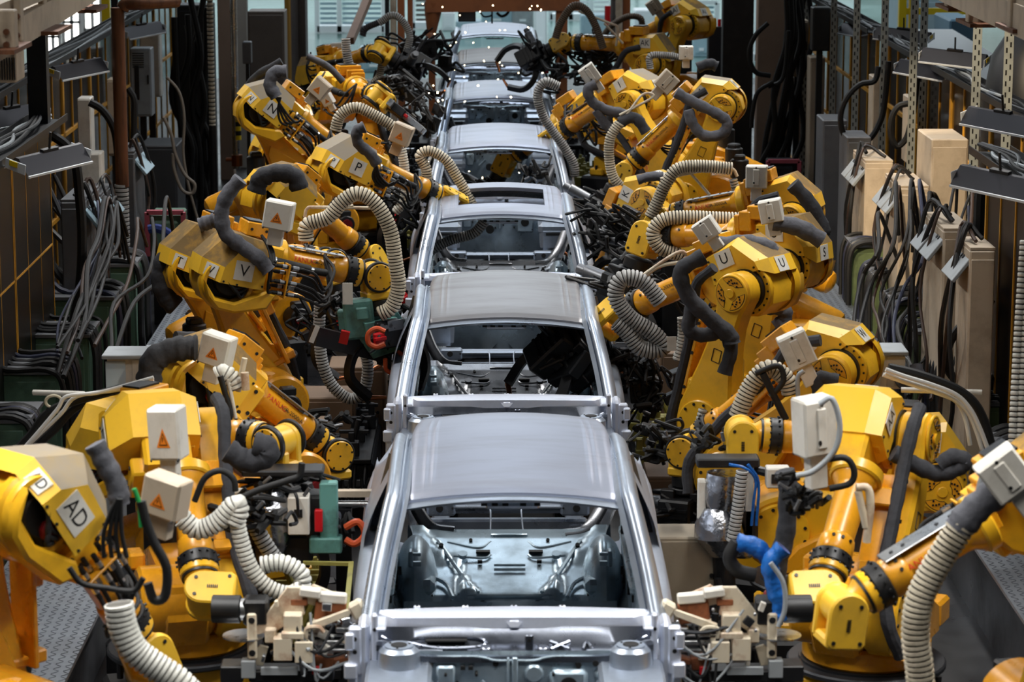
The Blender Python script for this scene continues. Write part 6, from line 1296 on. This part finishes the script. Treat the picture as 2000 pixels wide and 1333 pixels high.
# ---- rusty cream clamp tools held by the AB and AA robots
def clamp_tool(key, s, cx, cy, Y, lab, seed):
    t, MW = ROB[key]; Mi = MW.inverted(); e = bpy.data.objects.new('clamp_tool', None); COL.objects.link(e); e.parent = t; O = at(cx, cy, Y); e.matrix_local = Mi @ Matrix.Translation(O) @ Matrix.Scale(.76, 4); e['label'] = lab
    q = lambda x, z, y=0: (s*x, y, z)   # x grows towards the car body
    def bx(nm, m_, x, z, y, d, ch=.008, ry=0): b = MB(); b.box((0, 0, 0), d, ch=ch); b.build(nm, m_, e, M=Matrix.Translation(q(x, z, y)) @ rot(s*ry, 'Y'))
    def ex(nm, m_, pts, y0, y1): b = MB(); b.ext([(s*a_, c_) for a_, c_ in pts], y0, y1, bev=.006); b.build(nm, m_, e)
    def cy_(nm, m_, a_, c_, r): b = MB(); b.cyl(q(*a_), q(*c_), r, 14, bev=.003); b.build(nm, m_, e)
    def tb(nm, m_, pts, r): b = MB(); b.tube([q(*p) for p in pts], r, 7); b.build(nm, m_, e)
    ex('side_plate', CREAM, [(-.30, -.14), (-.02, .22), (.08, .22), (.10, .02), (-.1, -.1)], -.02, .03); ex('side_plate', CREAM, [(-.36, -.34), (-.22, -.20), (-.16, -.22), (-.2, -.36)], -.03, 0); ex('side_plate', CREAM, [(.02, .1), (.16, .22), (.30, .16), (.24, .05)], .04, .08)
    bx('link_plate', CREAM, -.27, -.12, -.08, (.07, .03, .34), .014)
    for z in (.0, -.24): cy_('pivot_bolt', BLKM, (-.27, z, -.10), (-.27, z, -.08), .024)
    for x, z, y, d in ((.02, -.02, -.06, (.13, .12, .13)), (-.05, -.2, -.08, (.13, .14, .17)), (.10, -.22, -.08, (.13, .15, .16)), (.02, -.10, -.12, (.16, .06, .05)), (.2, -.06, -.02, (.09, .1, .09)), (-.14, -.12, -.05, (.08, .08, .10))): bx('clamp_block', CREAM, x, z, y, d)
    bx('top_cap', WBOX, .14, .18, 0, (.15, .1, .06), .01, 8); bx('top_cap', WBOX, .30, .14, 0, (.20, .08, .07), .01, 5); bx('rusty_block', RUST, .28, .03, .02, (.22, .08, .15), .01, 6); bx('rusty_block', RUST, .06, .11, 0, (.12, .05, .05)); bx('rusty_block', RUST, .42, -.30, 0, (.26, .08, .05), .01, -14); bx('rusty_block', RUST, .22, -.38, 0, (.14, .1, .2), .01, 10)
    ex('swing_arm', CREAM, [(.10, -.10), (.42, .03), (.45, .09), (.12, -.03)], -.10, -.05); bx('arm_head', CREAM, .48, .07, -.06, (.11, .1, .13), .02, -30)
    tb('bracket_loop', CREAM, [(.12, -.12, -.12), (.12, -.05, -.13), (.20, -.04, -.13), (.24, -.08, -.12)], .016)
    for z, x1, r in ((-.18, .62, .020), (-.24, .52, .014), (-.13, .5, .011)): cy_('metal_rod', ALU, (.1, z, -.03), (x1, z, -.03), r)
    bx('gripper', ALU, .60, -.19, -.03, (.07, .12, .08)); bx('gripper', ALU, .40, -.08, -.03, (.16, .1, .04)); bx('grey_casing', DARK, .30, -.13, .05, (.36, .12, .12)); bx('grey_casing', BLKM, .60, -.02, .02, (.05, .05, .1), .01, -30)
    cy_('tool_flange', BLKM, (-.56, .04, .06), (-.36, .04, .05), .10); cy_('tool_flange', ALU, (-.36, .04, .05), (-.32, .04, .05), .08); bx('black_block', BLKM, -.25, .03, .06, (.18, .18, .19), .02); bx('black_block', BLKM, -.42, -.40, 0, (.16, .2, .12)); bx('black_block', BLKM, .0, -.42, .02, (.6, .2, .08)); bx('red_plug', RED, -.02*s+.2, -.36, -.12, (.05, .03, .06), .004); bx('grey_box', LGREY, -.30, -.36, -.06, (.10, .10, .13), .006); bx('grey_bar', LGREY, -.08, -.37, -.10, (.26, .03, .06), .004)
    r_ = random.Random(seed)
    for k in range(16): x, z = r_.uniform(-.2, .55), r_.uniform(-.32, .12); bx('fitting', r_.choice((CREAM, ALU, DARK, ALU, RUST, WBOX)), x, z, r_.uniform(-.12, -.02), [r_.uniform(.02, .07) for _ in range(3)], .003, r_.uniform(-40, 40))
    for k in range(8): x, z = r_.uniform(-.2, .5), r_.uniform(-.3, .1); cy_('bolt', ALU, (x, z, -.14), (x, z, -.11), .012)
    for k in range(9):
        a_ = (r_.uniform(-.1, .3), r_.uniform(-.3, .1), -.10); c_ = (r_.uniform(.1, .55), r_.uniform(-.4, 0), -.10); m_ = ((a_[0]+c_[0])/2, min(a_[1], c_[1])-r_.uniform(0, .12), -.16)
        tb('air_hose', r_.choice((LGREY, BLK, LGREY, DARK, WBOX)), [a_, m_, c_], r_.uniform(.008, .014))
    b = MB(); b.lathe(q(-.34, -.14, .02), q(-.34, -.15, .02), [(0, .15), (1, .15)], 28); b.build('disc_plate', ALU, e)
clamp_tool('AB', 1, 568, 1205, 14.1, 'rusty cream clamp tool', 31)
clamp_tool('AA', -1, 1432, 1205, 14.1, 'rusty cream clamp tool with blue-wrapped hoses', 32)
# foil wrapped tool, little white camera box (Y robot) and white control box with plug (Z robot)
t, MW = ROB['Y']; e = bpy.data.objects.new('foil_wrapped_tool', None); COL.objects.link(e); e.parent = t; e.matrix_local = MW.inverted() @ Matrix.Translation(at(1420, 960, 16.8))
b = MB(); b.lathe((-.02, 0, .12), (-.03, 0, -.12), [(0, .11), (.3, .12), (.7, .12), (1, .10)], 18); b.lathe((-.05, 0, -.10), (-.03, -.02, -.42), [(0, .10), (.3, .16), (.6, .17), (.9, .10), (1, .07)], 16); b.cyl((.10, -.03, -.28), (.10, -.03, -.42), .09, 14, bev=.02); b.build('foil_wrap', FOIL, e)
b = MB(); b.box((.14, 0, -.05), (.05, .1, .5), ch=.006); b.box((-.16, .02, -.1), (.05, .1, .34), ch=.006); b.build('side_rail', WBOX, e)
b = MB(); b.box((.31, -.1, .12), (.15, .12, .13), ch=.008); b.mi(1); b.box((.29, -.165, .12), (.05, .01, .06)); b.build('camera_box', [WBOX, BLKM], e)
b = MB(); b.tube([(.0, -.1, .2), (.1, -.12, .18), (.17, -.1, .1), (.16, -.1, -.05), (.15, -.1, -.2)], .010, 7); b.tube([(.12, -.1, .2), (.19, -.1, .08), (.18, -.1, -.2)], .010, 7); b.build('blue_cable', BLUE, e)
b = MB(); b.box((.0, 0, .2), (.4, .16, .06), ch=.01); b.cyl((-.02, 0, -.4), (0, 0, -.7), .07, 14); b.box((.1, .05, -.25), (.2, .2, .3), ch=.02); b.tube([(.15, 0, .15), (.35, -.05, .1), (.5, -.05, .0), (.6, 0, .05)], .03, 8); b.build('tool_body', BLKM, e)
t, MW = ROB['Z']; e = bpy.data.objects.new('tool_boxes', None); COL.objects.link(e); e.parent = t; e.matrix_local = MW.inverted() @ Matrix.Translation(at(560, 1000, 16.2))
b = MB(); b.box((.08, -.05, .0), (.13, .14, .24), ch=.008); b.box((-.30, -.08, .12), (.11, .1, .08), ch=.006); b.build('control_box', WBOX, e); b = MB(); b.box((.08, -.125, .02), (.05, .01, .05)); b.tube([(.08, -.14, .02), (.08, -.16, .08), (.07, -.15, .14), (.02, -.1, .2), (-.12, -.1, .17)], .010, 7); b.build('plug_cable', BLKM, e)
b = MB(); b.lathe((-.10, -.02, .14), (-.08, -.04, -.28), [(0, .08), (.25, .13), (.5, .10), (.7, .11), (1, .06)], 16); b.build('foil_wrap', FOIL, e)
b = MB(); b.box((-.02, .05, .25), (.5, .2, .04), ch=.01); b.box((.2, .1, -.05), (.2, .2, .3), ch=.02); b.box((0, .1, -.25), (.3, .2, .2), ch=.02); b.build('tool_body', BLKM, e)
b = MB(); b.box((.26, 0, -.01), (.11, .1, .40), ch=.008); b.box((.24, -.02, -.2), (.2, .12, .1), ch=.01); b.build('green_bracket', TEAL, e); b = MB(); b.box((.20, -.06, -.04), (.05, .05, .14), ch=.006); b.build('red_plug', RED, e); b = MB(); b.tube([(.36, 0, -.1), (.44, -.02, -.06), (.48, -.02, -.14), (.42, -.02, -.2), (.36, 0, -.18)], .022, 8); b.build('orange_cable', ORC, e)
# ---- welding sparks
b = MB(); rr = random.Random(5)
for k in range(64):
    px = rr.choice((rr.gauss(860, 25), rr.uniform(850, 1080), rr.gauss(960, 60))); py = rr.uniform(5, 200) if rr.random() < .85 else rr.uniform(200, 350); p = at(px, py, rr.uniform(38, 45) if py < 150 else rr.uniform(31, 33)); r_ = rr.uniform(.004, .009)
    d = Vector((rr.uniform(-1, 1), 0, rr.uniform(-1.5, .3))).normalized(); b.cyl(p, p+d*r_*rr.uniform(1.5, 4), r_, 6)
tag(b.build('welding_sparks', SPK), 'welding sparks flying around the far car bodies', 'sparks', kind='stuff')
